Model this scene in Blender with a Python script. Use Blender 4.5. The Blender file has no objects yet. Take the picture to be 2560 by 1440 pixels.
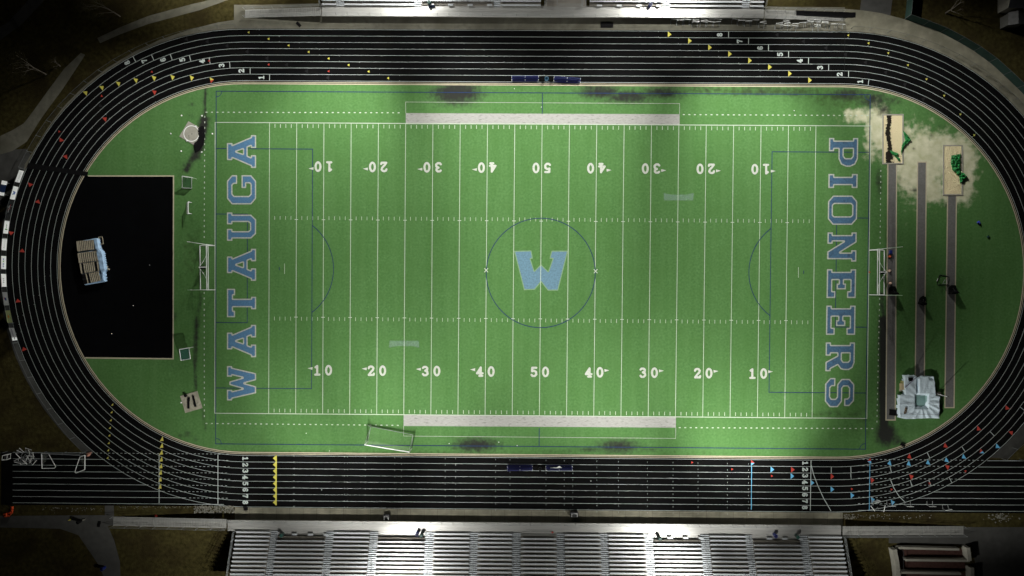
import bpy, math, random
import numpy as np
from mathutils import Vector, noise
random.seed(7)
R = math.radians
C = bpy.context.scene.collection
SC = bpy.context.scene
H = 114.2          # height of the drone above the pitch
S = 14.95          # photograph pixels per metre on the ground

# ------------------------------------------------------------------ mapping
def W(px, py, z=0.0):
    k = (H - z) / H / S
    return Vector(((px - 1280) * k, (720 - py) * k, z))
def F(u, v):
    """pitch yards (0..120 along, 0..53.33 across) -> photograph pixel of that ground point"""
    s, t = u / 120.0, v / 53.333
    x = (538 + 1639 * s) * (1 - t) + (537 + 1630 * s) * t
    y = (306 + 9 * s) * (1 - t) + (1033 + 13 * s) * t
    q = min(1.0, abs((u - 60) / 60.0))
    x -= (2.2 + 1.4 * min(1.3, max(-.3, t))) * (1 - q * q)
    return x, y
def FW(u, v, z=0.0):
    p = F(u, v); w = W(*p); w.z = z
    return w
def TP(a, b):
    return F(60 + a / .9144, 26.667 - b / .9144)
def T(a, b, z=0.0):
    p = TP(a, b); w = W(*p); w.z = z
    return w
def AB(px, py, z=0.0):
    gx = 1280 + (px - 1280) * (H - z) / H
    gy = 720 + (py - 720) * (H - z) / H
    a, b = (gx - 1352) / 14.92, (675 - gy) / 14.92
    for _ in range(8):
        x, y = TP(a, b)
        a += (gx - x) / 14.92; b -= (gy - y) / 14.92
    return a, b

# ------------------------------------------------------------------ materials
MATS = {}
def nd(nt, kind, **kw):
    n = nt.nodes.new(kind)
    for k, v in kw.items(): setattr(n, k, v)
    return n
def mat(name, col, rough=.8, spec=.2, metal=0.0, amt=0.0, scale=1.0, alpha=1.0, wear=0.0, wscale=2.0, wcol=None,
        stretch=None, bump=0.0, bscale=20.0, wlo=.45, detail=3.0):
    if name in MATS: return MATS[name]
    m = bpy.data.materials.new(name); m.use_nodes = True
    nt = m.node_tree; nt.nodes.clear()
    out = nd(nt, 'ShaderNodeOutputMaterial'); b = nd(nt, 'ShaderNodeBsdfPrincipled')
    nt.links.new(b.outputs[0], out.inputs[0])
    b.inputs['Roughness'].default_value = rough
    b.inputs['Specular IOR Level'].default_value = spec
    b.inputs['Metallic'].default_value = metal
    b.inputs['Base Color'].default_value = (*col, 1)
    tc = nd(nt, 'ShaderNodeTexCoord'); vec = tc.outputs['Object']
    if stretch:
        mp = nd(nt, 'ShaderNodeMapping'); mp.inputs['Scale'].default_value = stretch
        nt.links.new(vec, mp.inputs[0]); vec = mp.outputs[0]
    colsock = None
    if amt:
        n = nd(nt, 'ShaderNodeTexNoise'); n.inputs['Scale'].default_value = scale; n.inputs['Detail'].default_value = detail
        nt.links.new(vec, n.inputs['Vector'])
        r = nd(nt, 'ShaderNodeMapRange'); r.inputs[1].default_value = .28; r.inputs[2].default_value = .72
        nt.links.new(n.outputs[0], r.inputs[0])
        mx = nd(nt, 'ShaderNodeMix', data_type='RGBA')
        mx.inputs[6].default_value = (*[c * (1 - amt) for c in col], 1)
        mx.inputs[7].default_value = (*[min(1, c * (1 + amt)) for c in col], 1)
        nt.links.new(r.outputs[0], mx.inputs[0]); colsock = mx.outputs[2]
        nt.links.new(colsock, b.inputs['Base Color'])
    fac = None
    if wear:
        n = nd(nt, 'ShaderNodeTexNoise'); n.inputs['Scale'].default_value = wscale; n.inputs['Detail'].default_value = 5
        nt.links.new(vec, n.inputs['Vector'])
        r = nd(nt, 'ShaderNodeMapRange'); r.inputs[1].default_value = wlo; r.inputs[2].default_value = wlo + .2
        r.inputs[3].default_value = 0; r.inputs[4].default_value = wear
        nt.links.new(n.outputs[0], r.inputs[0]); fac = r.outputs[0]
        if wcol:
            mx = nd(nt, 'ShaderNodeMix', data_type='RGBA'); mx.inputs[7].default_value = (*wcol, 1)
            if colsock: nt.links.new(colsock, mx.inputs[6])
            else: mx.inputs[6].default_value = (*col, 1)
            nt.links.new(fac, mx.inputs[0]); nt.links.new(mx.outputs[2], b.inputs['Base Color']); fac = None
    if fac is not None:
        sub = nd(nt, 'ShaderNodeMath', operation='SUBTRACT'); sub.inputs[0].default_value = alpha
        nt.links.new(fac, sub.inputs[1]); sub.use_clamp = True
        nt.links.new(sub.outputs[0], b.inputs['Alpha'])
    elif alpha < 1: b.inputs['Alpha'].default_value = alpha
    if bump:
        n = nd(nt, 'ShaderNodeTexNoise'); n.inputs['Scale'].default_value = bscale; n.inputs['Detail'].default_value = 4
        nt.links.new(vec, n.inputs['Vector'])
        bp = nd(nt, 'ShaderNodeBump'); bp.inputs['Strength'].default_value = bump; bp.inputs['Distance'].default_value = .1
        nt.links.new(n.outputs[0], bp.inputs['Height']); nt.links.new(bp.outputs[0], b.inputs['Normal'])
    MATS[name] = m
    return m

def turf_material():
    m = bpy.data.materials.new('turf_mat'); m.use_nodes = True
    nt = m.node_tree; nt.nodes.clear(); L = nt.links.new
    out = nd(nt, 'ShaderNodeOutputMaterial'); b = nd(nt, 'ShaderNodeBsdfPrincipled'); L(b.outputs[0], out.inputs[0])
    b.inputs['Roughness'].default_value = .9; b.inputs['Specular IOR Level'].default_value = .08
    tc = nd(nt, 'ShaderNodeTexCoord')
    def nz(scale, stretch=(1, 1, 1), lo=.3, hi=.7, detail=3, a=0, c=1):
        mp = nd(nt, 'ShaderNodeMapping'); mp.inputs['Scale'].default_value = stretch; L(tc.outputs['Object'], mp.inputs[0])
        n = nd(nt, 'ShaderNodeTexNoise'); n.inputs['Scale'].default_value = scale; n.inputs['Detail'].default_value = detail
        L(mp.outputs[0], n.inputs[0])
        r = nd(nt, 'ShaderNodeMapRange'); r.inputs[1].default_value = lo; r.inputs[2].default_value = hi
        r.inputs[3].default_value = a; r.inputs[4].default_value = c
        L(n.outputs[0], r.inputs[0]); return r.outputs[0]
    def mix(f, A, B):
        mx = nd(nt, 'ShaderNodeMix', data_type='RGBA')
        for sock, v in ((0, f), (6, A), (7, B)):
            if isinstance(v, tuple): mx.inputs[sock].default_value = (*v, 1)
            elif isinstance(v, float): mx.inputs[sock].default_value = v
            else: L(v, mx.inputs[sock])
        return mx.outputs[2]
    g = mix(nz(2.7, lo=.28, hi=.72, detail=4), (.060, .150, .040), (.104, .232, .077))
    g = mix(nz(.5, lo=.35, hi=.7, c=.6), g, (.072, .170, .046))
    g = mix(nz(.9, (1, .04, 1), lo=.4, hi=.7, c=.28), g, (.120, .248, .088))
    g = mix(nz(.07, lo=.4, hi=.7, c=.22), g, (.056, .146, .036))
    def att(nm):
        a = nd(nt, 'ShaderNodeAttribute'); a.attribute_name = nm; return a.outputs['Fac']
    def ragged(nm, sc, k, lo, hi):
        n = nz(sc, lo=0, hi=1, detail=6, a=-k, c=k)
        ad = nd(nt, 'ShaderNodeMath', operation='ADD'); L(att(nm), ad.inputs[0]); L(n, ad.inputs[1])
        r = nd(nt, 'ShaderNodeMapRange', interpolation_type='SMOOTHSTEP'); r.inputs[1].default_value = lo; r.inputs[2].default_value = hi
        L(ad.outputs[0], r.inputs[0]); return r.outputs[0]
    g = mix(ragged('worn', 1.2, .7, .2, 1.0), g, (.045, .085, .025))
    s = mix(nz(.8, lo=.3, hi=.7), (.46, .47, .29), (.66, .65, .48))
    g = mix(ragged('sand', .9, .55, .22, .75), g, s)
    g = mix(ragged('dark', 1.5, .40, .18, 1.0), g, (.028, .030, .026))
    L(g, b.inputs['Base Color'])
    n = nd(nt, 'ShaderNodeTexNoise'); n.inputs['Scale'].default_value = 12; L(tc.outputs['Object'], n.inputs[0])
    bp = nd(nt, 'ShaderNodeBump'); bp.inputs['Strength'].default_value = .35; bp.inputs['Distance'].default_value = .05
    L(n.outputs[0], bp.inputs['Height']); L(bp.outputs[0], b.inputs['Normal'])
    return m
def sand_material():
    m = bpy.data.materials.new('sand_mat'); m.use_nodes = True
    nt = m.node_tree; b = nt.nodes['Principled BSDF']; L = nt.links.new
    b.inputs['Roughness'].default_value = .95; b.inputs['Specular IOR Level'].default_value = .05
    a = nd(nt, 'ShaderNodeAttribute'); a.attribute_name = 'dark'
    tc = nd(nt, 'ShaderNodeTexCoord'); n = nd(nt, 'ShaderNodeTexNoise'); n.inputs['Scale'].default_value = 3.5; n.inputs['Detail'].default_value = 6
    L(tc.outputs['Object'], n.inputs[0])
    ad = nd(nt, 'ShaderNodeMath', operation='ADD'); L(a.outputs['Fac'], ad.inputs[0]); L(n.outputs[0], ad.inputs[1])
    r = nd(nt, 'ShaderNodeMapRange'); r.inputs[1].default_value = .85; r.inputs[2].default_value = 1.05; L(ad.outputs[0], r.inputs[0])
    mx = nd(nt, 'ShaderNodeMix', data_type='RGBA'); mx.inputs[6].default_value = (.72, .63, .40, 1); mx.inputs[7].default_value = (.02, .017, .013, 1)
    L(r.outputs[0], mx.inputs[0]); L(mx.outputs[2], b.inputs['Base Color'])
    return m

# ------------------------------------------------------------------ mesh builder
class MB:
    def __init__(s): s.v = []; s.f = []
    def face(s, pts):
        i = len(s.v); s.v += [tuple(p) for p in pts]; s.f.append(tuple(range(i, i + len(pts)))); return s
    def hexa(s, p):     # 8 corners: 4 bottom ccw, 4 top ccw
        i = len(s.v); s.v += [tuple(q) for q in p]
        for f in ((3, 2, 1, 0), (4, 5, 6, 7), (0, 1, 5, 4), (1, 2, 6, 5), (2, 3, 7, 6), (3, 0, 4, 7)): s.f.append(tuple(i + k for k in f))
        return s
    def box(s, c, d, rz=0.0, rx=0.0):
        x, y, z = c; a, b, h = d[0] / 2, d[1] / 2, d[2] / 2
        cr, sr = math.cos(rz), math.sin(rz); cx, sx = math.cos(rx), math.sin(rx)
        p = []
        for k in (-h, h):
            for i, j in ((-a, -b), (a, -b), (a, b), (-a, b)):
                jj, kk = j * cx - k * sx, j * sx + k * cx
                p.append((x + i * cr - jj * sr, y + i * sr + jj * cr, z + kk))
        return s.hexa(p)
    def bab(s, a0, a1, b0, b1, z0, z1, z0b=None, z1b=None):   # box in stadium axes; second pair of z for the a1 end
        z0b = z0 if z0b is None else z0b; z1b = z1 if z1b is None else z1b
        if a0 > a1: a0, a1, z0, z0b, z1, z1b = a1, a0, z0b, z0, z1b, z1
        if b0 > b1: b0, b1 = b1, b0
        return s.hexa([T(a0, b0, z0), T(a1, b0, z0b), T(a1, b1, z0b), T(a0, b1, z0), T(a0, b0, z1), T(a1, b0, z1b), T(a1, b1, z1b), T(a0, b1, z1)])
    def tube(s, p0, p1, r=.03, r1=None, n=6, cap=True):
        p0, p1 = Vector(p0), Vector(p1); d = p1 - p0
        if d.length < 1e-5: return s
        r1 = r if r1 is None else r1
        q = d.to_track_quat('Z', 'Y'); i = len(s.v)
        for P, rr in ((p0, r), (p1, r1)):
            for k in range(n):
                t = 2 * math.pi * k / n
                s.v.append(tuple(P + q @ Vector((rr * math.cos(t), rr * math.sin(t), 0))))
        for k in range(n): s.f.append((i + k, i + (k + 1) % n, i + n + (k + 1) % n, i + n + k))
        if cap: s.f.append(tuple(i + n - 1 - k for k in range(n))); s.f.append(tuple(i + n + k for k in range(n)))
        return s
    def pipe(s, pts, r=.03, n=6):
        for p, q in zip(pts, pts[1:]): s.tube(p, q, r, n=n)
        return s
    def lathe(s, c, prof, n=16):
        x, y, z = c; i = len(s.v)
        for r, h in prof:
            for k in range(n):
                t = 2 * math.pi * k / n; s.v.append((x + r * math.cos(t), y + r * math.sin(t), z + h))
        for j in range(len(prof) - 1):
            for k in range(n): s.f.append((i + j * n + k, i + j * n + (k + 1) % n, i + (j + 1) * n + (k + 1) % n, i + (j + 1) * n + k))
        s.f.append(tuple(i + n - 1 - k for k in range(n))); s.f.append(tuple(i + (len(prof) - 1) * n + k for k in range(n)))
        return s
    def ribbon(s, pts, w, z, closed=False):
        P = [Vector((p[0], p[1])) for p in pts]; n = len(P); Lf, Rt = [], []
        for i in range(n):
            a = P[(i - 1) % n] if (closed or i > 0) else None; c = P[(i + 1) % n] if (closed or i < n - 1) else None
            d1 = (P[i] - a).normalized() if a is not None else None; d2 = (c - P[i]).normalized() if c is not None else None
            d1 = d1 if d1 is not None else d2; d2 = d2 if d2 is not None else d1
            n1 = Vector((-d1.y, d1.x)); n2 = Vector((-d2.y, d2.x)); m = n1 + n2
            m = m.normalized() if m.length > 1e-6 else n1
            k = w / 2 / max(.35, m.dot(n1))
            Lf.append(P[i] + m * k); Rt.append(P[i] - m * k)
        i0 = len(s.v)
        for l, r in zip(Lf, Rt): s.v += [(r.x, r.y, z), (l.x, l.y, z)]
        for i in range(n if closed else n - 1):
            j = (i + 1) % n
            s.f.append((i0 + 2 * i, i0 + 2 * j, i0 + 2 * j + 1, i0 + 2 * i + 1))
        return s
    def strip(s, A, B, z):     # two polylines of equal length
        i0 = len(s.v)
        for p, q in zip(A, B): s.v += [(p[0], p[1], z), (q[0], q[1], z)]
        for i in range(len(A) - 1): s.f.append((i0 + 2 * i, i0 + 2 * i + 2, i0 + 2 * i + 3, i0 + 2 * i + 1))
        return s
    def prism(s, pts, z0, z1):
        n = len(pts); i = len(s.v)
        area = sum(pts[k][0] * pts[(k + 1) % n][1] - pts[(k + 1) % n][0] * pts[k][1] for k in range(n))
        if area < 0: pts = pts[::-1]
        s.v += [(p[0], p[1], z0) for p in pts] + [(p[0], p[1], z1) for p in pts]
        s.f.append(tuple(i + n - 1 - k for k in range(n))); s.f.append(tuple(i + n + k for k in range(n)))
        for k in range(n): s.f.append((i + k, i + (k + 1) % n, i + n + (k + 1) % n, i + n + k))
        return s
    def rings(s, U, V, D, fn):     # filled part D<0 of a scalar grid, cell by cell
        ny, nx = D.shape
        for j in range(ny - 1):
            for i in range(nx - 1):
                c = [(i, j), (i + 1, j), (i + 1, j + 1), (i, j + 1)]
                d = [D[q[1], q[0]] for q in c]
                if min(d) >= 0: continue
                pts = []
                for k in range(4):
                    a, b = c[k], c[(k + 1) % 4]; da, db = d[k], d[(k + 1) % 4]
                    pa = (U[i + (a[0] - i)], V[a[1]]); pb = (U[b[0]], V[b[1]])
                    if da < 0: pts.append(pa)
                    if (da < 0) != (db < 0):
                        t = da / (da - db); pts.append((pa[0] + (pb[0] - pa[0]) * t, pa[1] + (pb[1] - pa[1]) * t))
                if len(pts) > 2: s.face([fn(*p) for p in pts])
        return s
    def build(s, name, m, parent=None, off=None, smooth=False, props=None):
        me = bpy.data.meshes.new(name)
        v = s.v if off is None else [(a - off[0], b - off[1], c - off[2]) for a, b, c in s.v]
        me.from_pydata(v, [], s.f); me.update()
        if smooth:
            for p in me.polygons: p.use_smooth = True
        if m: me.materials.append(m)
        o = bpy.data.objects.new(name, me); C.objects.link(o)
        if parent: o.parent = parent
        for k, x in (props or {}).items(): o[k] = x
        return o

def thing(name, label, cat, loc=(0, 0, 0), rz=0.0, group=None):
    o = bpy.data.objects.new(name, None); C.objects.link(o); o.empty_display_size = .3
    o.location = loc; o.rotation_euler = (0, 0, rz); o['label'] = label; o['category'] = cat
    if group: o['group'] = group
    return o
def tag(o, label, cat, group=None):
    o['label'] = label; o['category'] = cat
    if group: o['group'] = group
    return o
def struct(name, mb, m, **kw):
    return mb.build(name, m, props={'kind': 'structure'}, **kw)
def stuff(name, mb, m, label=None, **kw):
    o = mb.build(name, m, props={'kind': 'stuff'}, **kw)
    if label: o['label'] = label
    return o
def dup(root, loc, rz=None, label=None, group=None, rot=None):
    r = root.copy(); C.objects.link(r); r.location = loc
    if rz is not None: r.rotation_euler = (0, 0, rz)
    if rot: r.rotation_euler = rot
    if label: r['label'] = label
    if group: r['group'] = group
    for ch in list(root.children):
        c = ch.copy(); C.objects.link(c); c.parent = r
        for g in ch.children:
            d = g.copy(); C.objects.link(d); d.parent = c
    return r
ORD = ['first', 'second', 'third', 'fourth', 'fifth', 'sixth', 'seventh', 'eighth', 'ninth', 'tenth', 'eleventh', 'twelfth', 'thirteenth',
       'fourteenth', 'fifteenth', 'sixteenth', 'seventeenth', 'eighteenth', 'nineteenth', 'twentieth']
ORD += ['twenty-' + o for o in ORD[:9]] + ['thirtieth'] + ['thirty-' + o for o in ORD[:9]] + ['fortieth'] + ['forty-' + o for o in ORD[:9]]

def sd_poly(X, Y, poly):
    d = np.full(X.shape, 1e9); ins = np.zeros(X.shape, bool); n = len(poly)
    for k in range(n):
        ax, ay = poly[k]; bx, by = poly[(k + 1) % n]
        ex, ey = bx - ax, by - ay; wx, wy = X - ax, Y - ay
        t = np.clip((wx * ex + wy * ey) / (ex * ex + ey * ey + 1e-12), 0, 1)
        d = np.minimum(d, np.hypot(wx - ex * t, wy - ey * t))
        if ay != by:
            c = ((ay > Y) != (by > Y)) & (X < (bx - ax) * (Y - ay) / (by - ay) + ax); ins ^= c
    return np.where(ins, -d, d)
def sd_lines(X, Y, lines, r):
    d = np.full(X.shape, 1e9)
    for pl in lines:
        for (ax, ay), (bx, by) in zip(pl, pl[1:]):
            ex, ey = bx - ax, by - ay; wx, wy = X - ax, Y - ay
            t = np.clip((wx * ex + wy * ey) / (ex * ex + ey * ey + 1e-12), 0, 1)
            d = np.minimum(d, np.hypot(wx - ex * t, wy - ey * t))
    return d - r

# ------------------------------------------------------------------ palette
WHITE = mat('line_paint', (.50, .58, .47), .8, .1, amt=.12, scale=3)
TWHITE = mat('track_paint', (.52, .58, .56), .7, .1, amt=.08, scale=2)
TAN = mat('kerb_paint', (.52, .47, .34), .8, .1, amt=.1, scale=2)
BAND = mat('sideline_paint', (.36, .36, .34), .9, .1, amt=.12, scale=5, wear=.75, wscale=3.5, wcol=(.10, .105, .095), stretch=(.35, 1.2, 1), wlo=.56)
NUMW = mat('number_paint', (.50, .53, .47), .85, .1, amt=.10, scale=6, wear=.35, wscale=4, wlo=.55)
NAVY = mat('navy_line', (.020, .040, .105), .85, .1, amt=.2, scale=4)
LBLUE = mat('letter_blue', (.080, .178, .300), .85, .1, amt=.14, scale=4, wear=.3, wscale=1.3, wcol=(.04, .085, .14), wlo=.60)
LBLUE2 = mat('letter_blue_worn', (.066, .135, .220), .85, .1, amt=.2, scale=3, wear=.75, wscale=1.0, wcol=(.030, .045, .060), wlo=.57)
LEDGE = mat('letter_edge', (.42, .45, .40), .85, .1, amt=.22, scale=4)
LOGO = mat('logo_blue', (.17, .30, .42), .85, .1, amt=.1, scale=3, alpha=.74, wear=.12, wscale=4)
LOGOE = mat('logo_edge', (.26, .40, .24), .85, .1, amt=.1, scale=3, alpha=.7)
GHOST = mat('ghost_paint', (.34, .48, .42), .85, .1, alpha=.33, wear=.15, wscale=3)
GHOST2 = mat('ghost_paint_faint', (.34, .48, .32), .85, .1, alpha=.14)
YEL = mat('yellow_paint', (.66, .60, .11), .7, .1, amt=.08, scale=4)
RED = mat('red_paint', (.46, .055, .04), .7, .1, amt=.1, scale=4)
SKY = mat('skyblue_paint', (.14, .44, .72), .7, .1, amt=.08, scale=4)
FADE = mat('faded_mark', (.016, .016, .017), .8, .1)
TRACK = mat('track_rubber', (.0042, .0043, .0046), .8, .03, amt=.22, scale=.35, wear=.7, wscale=.25, wcol=(.0068, .0066, .0058), wlo=.50)
PAD = mat('pad_rubber', (.0024, .0026, .0030), .85, .02, amt=.15, scale=.4)
CONC = mat('concrete', (.23, .22, .165), .9, .15, amt=.20, scale=.8, wear=.6, wscale=.35, wcol=(.15, .145, .105), bump=.1)
CONCT = mat('concrete_grey', (.17, .165, .130), .9, .15, amt=.22, scale=1.2, wear=.6, wscale=.3, wcol=(.095, .090, .066), bump=.1)
ASPH = mat('asphalt', (.085, .085, .080), .9, .1, amt=.15, scale=1.0, wear=.5, wscale=.2, wcol=(.06, .06, .055))
DRY = mat('dry_grass', (.052, .044, .015), .95, .05, amt=.45, scale=1.6, wear=.8, wscale=.22, wcol=(.028, .021, .009), bump=.6, bscale=6, detail=6)
RUN = mat('runway_rubber', (.165, .164, .158), .9, .1, amt=.14, scale=3, wear=.4, wscale=.5, wcol=(.125, .122, .115))
ALU = mat('aluminium', (.56, .56, .535), .36, .4, .50, amt=.10, scale=1.5, stretch=(.15, 3, 1))
ALU2 = mat('aluminium_seat', (.66, .70, .73), .38, .4, .38, amt=.08, scale=1.2, stretch=(.15, 3, 1))
ALUD = mat('footboard_metal', (.31, .29, .255), .42, .4, .35, amt=.15, scale=1.5, stretch=(.2, 3, 1))
RIB = mat('ramp_metal', (.52, .52, .49), .38, .5, .45, amt=.15, scale=4, stretch=(3, .2, 1))
GALV = mat('galvanised', (.38, .40, .40), .45, .5, .5)
FENCEM = mat('fence_steel', (.12, .13, .13), .6, .3)
DARK = mat('dark_steel', (.03, .03, .032), .5, .4)
BLACK = mat('black_rubber', (.006, .006, .0065), .7, .1)
WPAINT = mat('white_powder', (.88, .90, .88), .45, .4)
NET = mat('net_white', (.55, .60, .52), .9, .05, alpha=.16)
NETD = mat('net_dark', (.03, .10, .09), .9, .05, alpha=.55)
LINK = mat('chain_link', (.10, .11, .105), .7, .2, .2, alpha=.10)
SCREEN = mat('green_windscreen', (.032, .062, .052), .85, .1, amt=.15, scale=.6)
TARPB = mat('pale_tarp', (.72, .86, .95), .5, .4, amt=.07, scale=1.2)
TARPG = mat('pad_green', (.26, .44, .42), .6, .3)
GTARP = mat('green_tarp', (.015, .20, .045), .5, .4, amt=.3, scale=2)
NAVYB = mat('navy_bench', (.018, .022, .115), .45, .4)
BLUEP = mat('blue_plastic', (.02, .035, .22), .4, .5)
GREENP = mat('green_plastic', (.012, .045, .036), .4, .5)
ORANGE = mat('orange_plastic', (.50, .09, .03), .6, .3)
WOOD = mat('pallet_wood', (.40, .36, .27), .85, .1, amt=.2, scale=3)
BARK = mat('bark', (.17, .15, .12), .9, .1)
BRICK = mat('red_paving', (.075, .038, .032), .9, .1, amt=.25, scale=2)
WALLC = mat('wall_concrete', (.34, .33, .28), .85, .2, amt=.12, scale=1.5)
ROOF = mat('roof_metal', (.07, .075, .085), .5, .4, amt=.2, scale=1)
STONE = mat('pale_stone', (.19, .185, .155), .9, .1, amt=.3, scale=4)
SAND = sand_material()

# ------------------------------------------------------------------ ground
g = MB(); N = 60
for i in range(N):
    for j in range(N):
        x0, y0 = -360 + 720 * i / N, -300 + 600 * j / N
        g.face([(x0, y0, -.03), (x0 + 720 / N, y0, -.03), (x0 + 720 / N, y0 + 600 / N, -.03), (x0, y0 + 600 / N, -.03)])
ground = struct('ground', g, DRY)
def flat(pts, z): return [Vector((*W(*p)[:2], z)) for p in pts]
def sheet(name, pts, z, m): return struct(name, MB().face(flat(pts, z)), m)

# turf with painted-in wear attributes
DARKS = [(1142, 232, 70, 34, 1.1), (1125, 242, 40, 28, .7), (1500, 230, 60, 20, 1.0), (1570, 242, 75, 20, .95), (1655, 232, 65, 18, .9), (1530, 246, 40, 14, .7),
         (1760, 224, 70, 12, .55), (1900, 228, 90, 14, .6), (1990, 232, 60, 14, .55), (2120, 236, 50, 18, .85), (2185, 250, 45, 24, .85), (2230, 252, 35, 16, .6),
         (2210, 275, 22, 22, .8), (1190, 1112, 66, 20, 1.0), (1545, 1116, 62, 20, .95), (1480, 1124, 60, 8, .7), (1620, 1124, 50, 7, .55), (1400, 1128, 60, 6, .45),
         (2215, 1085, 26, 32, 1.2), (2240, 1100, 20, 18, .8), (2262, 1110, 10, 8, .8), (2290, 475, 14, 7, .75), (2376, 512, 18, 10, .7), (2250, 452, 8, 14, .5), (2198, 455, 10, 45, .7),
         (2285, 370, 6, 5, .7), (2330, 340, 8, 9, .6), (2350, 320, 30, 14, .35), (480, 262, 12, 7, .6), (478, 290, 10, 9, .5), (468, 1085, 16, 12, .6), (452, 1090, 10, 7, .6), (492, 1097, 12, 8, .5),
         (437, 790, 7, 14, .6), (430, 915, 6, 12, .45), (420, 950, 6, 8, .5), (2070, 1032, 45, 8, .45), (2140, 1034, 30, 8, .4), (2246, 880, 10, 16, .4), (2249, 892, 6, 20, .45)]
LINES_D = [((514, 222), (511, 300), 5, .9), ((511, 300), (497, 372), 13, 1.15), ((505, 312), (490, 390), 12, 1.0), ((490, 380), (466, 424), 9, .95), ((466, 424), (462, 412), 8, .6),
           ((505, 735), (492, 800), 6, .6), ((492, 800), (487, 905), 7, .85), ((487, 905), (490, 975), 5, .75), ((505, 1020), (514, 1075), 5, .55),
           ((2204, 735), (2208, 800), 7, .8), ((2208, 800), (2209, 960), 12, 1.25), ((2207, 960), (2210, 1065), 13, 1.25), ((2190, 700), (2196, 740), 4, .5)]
SANDS = [(2195, 320, 30, 58, 1.0), (2150, 290, 42, 22, .75), (2110, 300, 40, 14, .35), (2180, 370, 24, 40, .6), (2268, 330, 12, 36, .7), (2300, 410, 62, 80, 1.15), (2350, 380, 55, 45, 1.1), (2400, 400, 40, 60, 1.1), (2415, 440, 20, 50, 1.05),
         (2390, 480, 42, 32, 1.0), (2260, 430, 25, 60, .8), (2330, 480, 38, 30, .9), (2310, 345, 24, 24, .6)]
WORN = [(1900, 228, 260, 14, .7), (2110, 245, 110, 28, .7), (600, 1130, 500, 5, .55), (1100, 1132, 500, 5, .6), (1700, 1132, 300, 5, .45), (2160, 1050, 70, 60, .4), (480, 640, 35, 90, .45), (2110, 380, 60, 40, .3), (455, 430, 26, 30, .4), (2330, 250, 60, 50, .35), (2085, 1035, 110, 14, .45)]
nx, ny = 440, 190
u = np.linspace(150, 2565, nx); v = np.linspace(185, 1165, ny); U, V = np.meshgrid(u, v)
def blobs(lst):
    A = np.zeros(U.shape)
    for x, y, rx, ry, k in lst:
        A = np.maximum(A, k * np.exp(-(((U - x) / rx) ** 2 + ((V - y) / ry) ** 2) * .8))
    return A
def caps(lst):
    A = np.zeros(U.shape)
    for a, b, r, k in lst:
        A = np.maximum(A, k * np.exp(-(np.maximum(0, sd_lines(U, V, [[a, b]], 0)) / r) ** 2 * .8))
    return A
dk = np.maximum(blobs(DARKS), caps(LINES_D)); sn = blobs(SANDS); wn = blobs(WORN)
OVP = [TP(AC_ + r_ * math.cos(R(t_)), r_ * math.sin(R(t_))) for AC_, r_, t0_, t1_ in ((49.95, 31.1, -90, 90), (-49.95, 31.1, 90, 270)) for t_ in np.linspace(t0_, t1_, 40)]
inside = sd_poly(U, V, OVP)
tm = MB()
for j in range(ny):
    for i in range(nx):
        p = W(u[i], v[j]); tm.v.append((p.x, p.y, 0.0))
for j in range(ny - 1):
    for i in range(nx - 1):
        if inside[j:j + 2, i:i + 2].min() < 0: tm.f.append((j * nx + i, (j + 1) * nx + i, (j + 1) * nx + i + 1, j * nx + i + 1))
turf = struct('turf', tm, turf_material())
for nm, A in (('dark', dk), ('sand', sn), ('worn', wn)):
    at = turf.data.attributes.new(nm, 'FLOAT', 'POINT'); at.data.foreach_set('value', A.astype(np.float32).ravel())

# ------------------------------------------------------------------ track
AC, RI, LW = 49.95, 31.42, 1.078
RO = RI + 8 * LW
def oval(r, n=48):
    """closed outline, counter-clockwise from the start of the lower straight"""
    P = []
    for k in range(n + 1):
        t = -math.pi / 2 + math.pi * k / n; P.append((AC + r * math.cos(t), r * math.sin(t)))
    for k in range(n + 1):
        t = math.pi / 2 + math.pi * k / n; P.append((-AC + r * math.cos(t), r * math.sin(t)))
    m = len(P); out = []
    for k in range(m):
        a, b = P[k], P[(k + 1) % m]; out.append(a)
        if math.hypot(a[0] - b[0], a[1] - b[1]) > 20:
            out += [(a[0] + (b[0] - a[0]) * q / 20, a[1]) for q in range(1, 20)]
    return out
def ov(r): return [T(*p) for p in oval(r)]
tk = MB(); A_, B_ = ov(RI - .62), ov(RO + .12)
tk.strip(A_ + A_[:1], B_ + B_[:1], .012)
track = struct('track', tk, TRACK)
ch = MB()
ch.face(flat([(3, 1129), (620, 1136), (620, 1266), (3, 1262)], .006))
ch.face(flat([(1990, 1147), (2640, 1150), (2640, 1284), (1990, 1279)], .006))
struct('sprint_chute', ch, TRACK)
sheet('throwing_apron', [(150, 440), (434, 440), (433, 897), (150, 895)], .006, PAD)
ZM = .020
m1 = MB()
for k in range(9): m1.ribbon(ov(RI + k * LW), .055, ZM, closed=True)
m1.build('lane_line', TWHITE, track)
m2 = MB()
m2.ribbon(ov(RI - .27), .10, ZM, closed=True); m2.ribbon(ov(RI - .52), .16, ZM, closed=True)
m2.build('kerb_line', TAN, track)
MK = {k: MB() for k in ('white', 'yellow', 'red', 'blue', 'fade')}
def tpar(px, py):
    """(arc position s, radius r) of a ground pixel, in the running direction"""
    a, b = AB(px, py)
    if abs(a) <= AC: return (0, a, abs(b)) if b < 0 else (2, -a, abs(b))
    c = AC if a > 0 else -AC
    t = math.atan2(b, a - c)
    if a < 0 and t < 0: t += 2 * math.pi
    return (1 if a > 0 else 3, t, math.hypot(a - c, b))
def tpos(seg, s, r):
    if seg == 0: return T(s, -r)
    if seg == 2: return T(-s, r)
    c = AC if seg == 1 else -AC
    return T(c + r * math.cos(s), r * math.sin(s))
def adv(seg, s, r, d): return s + d if seg in (0, 2) else s + d / r
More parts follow.
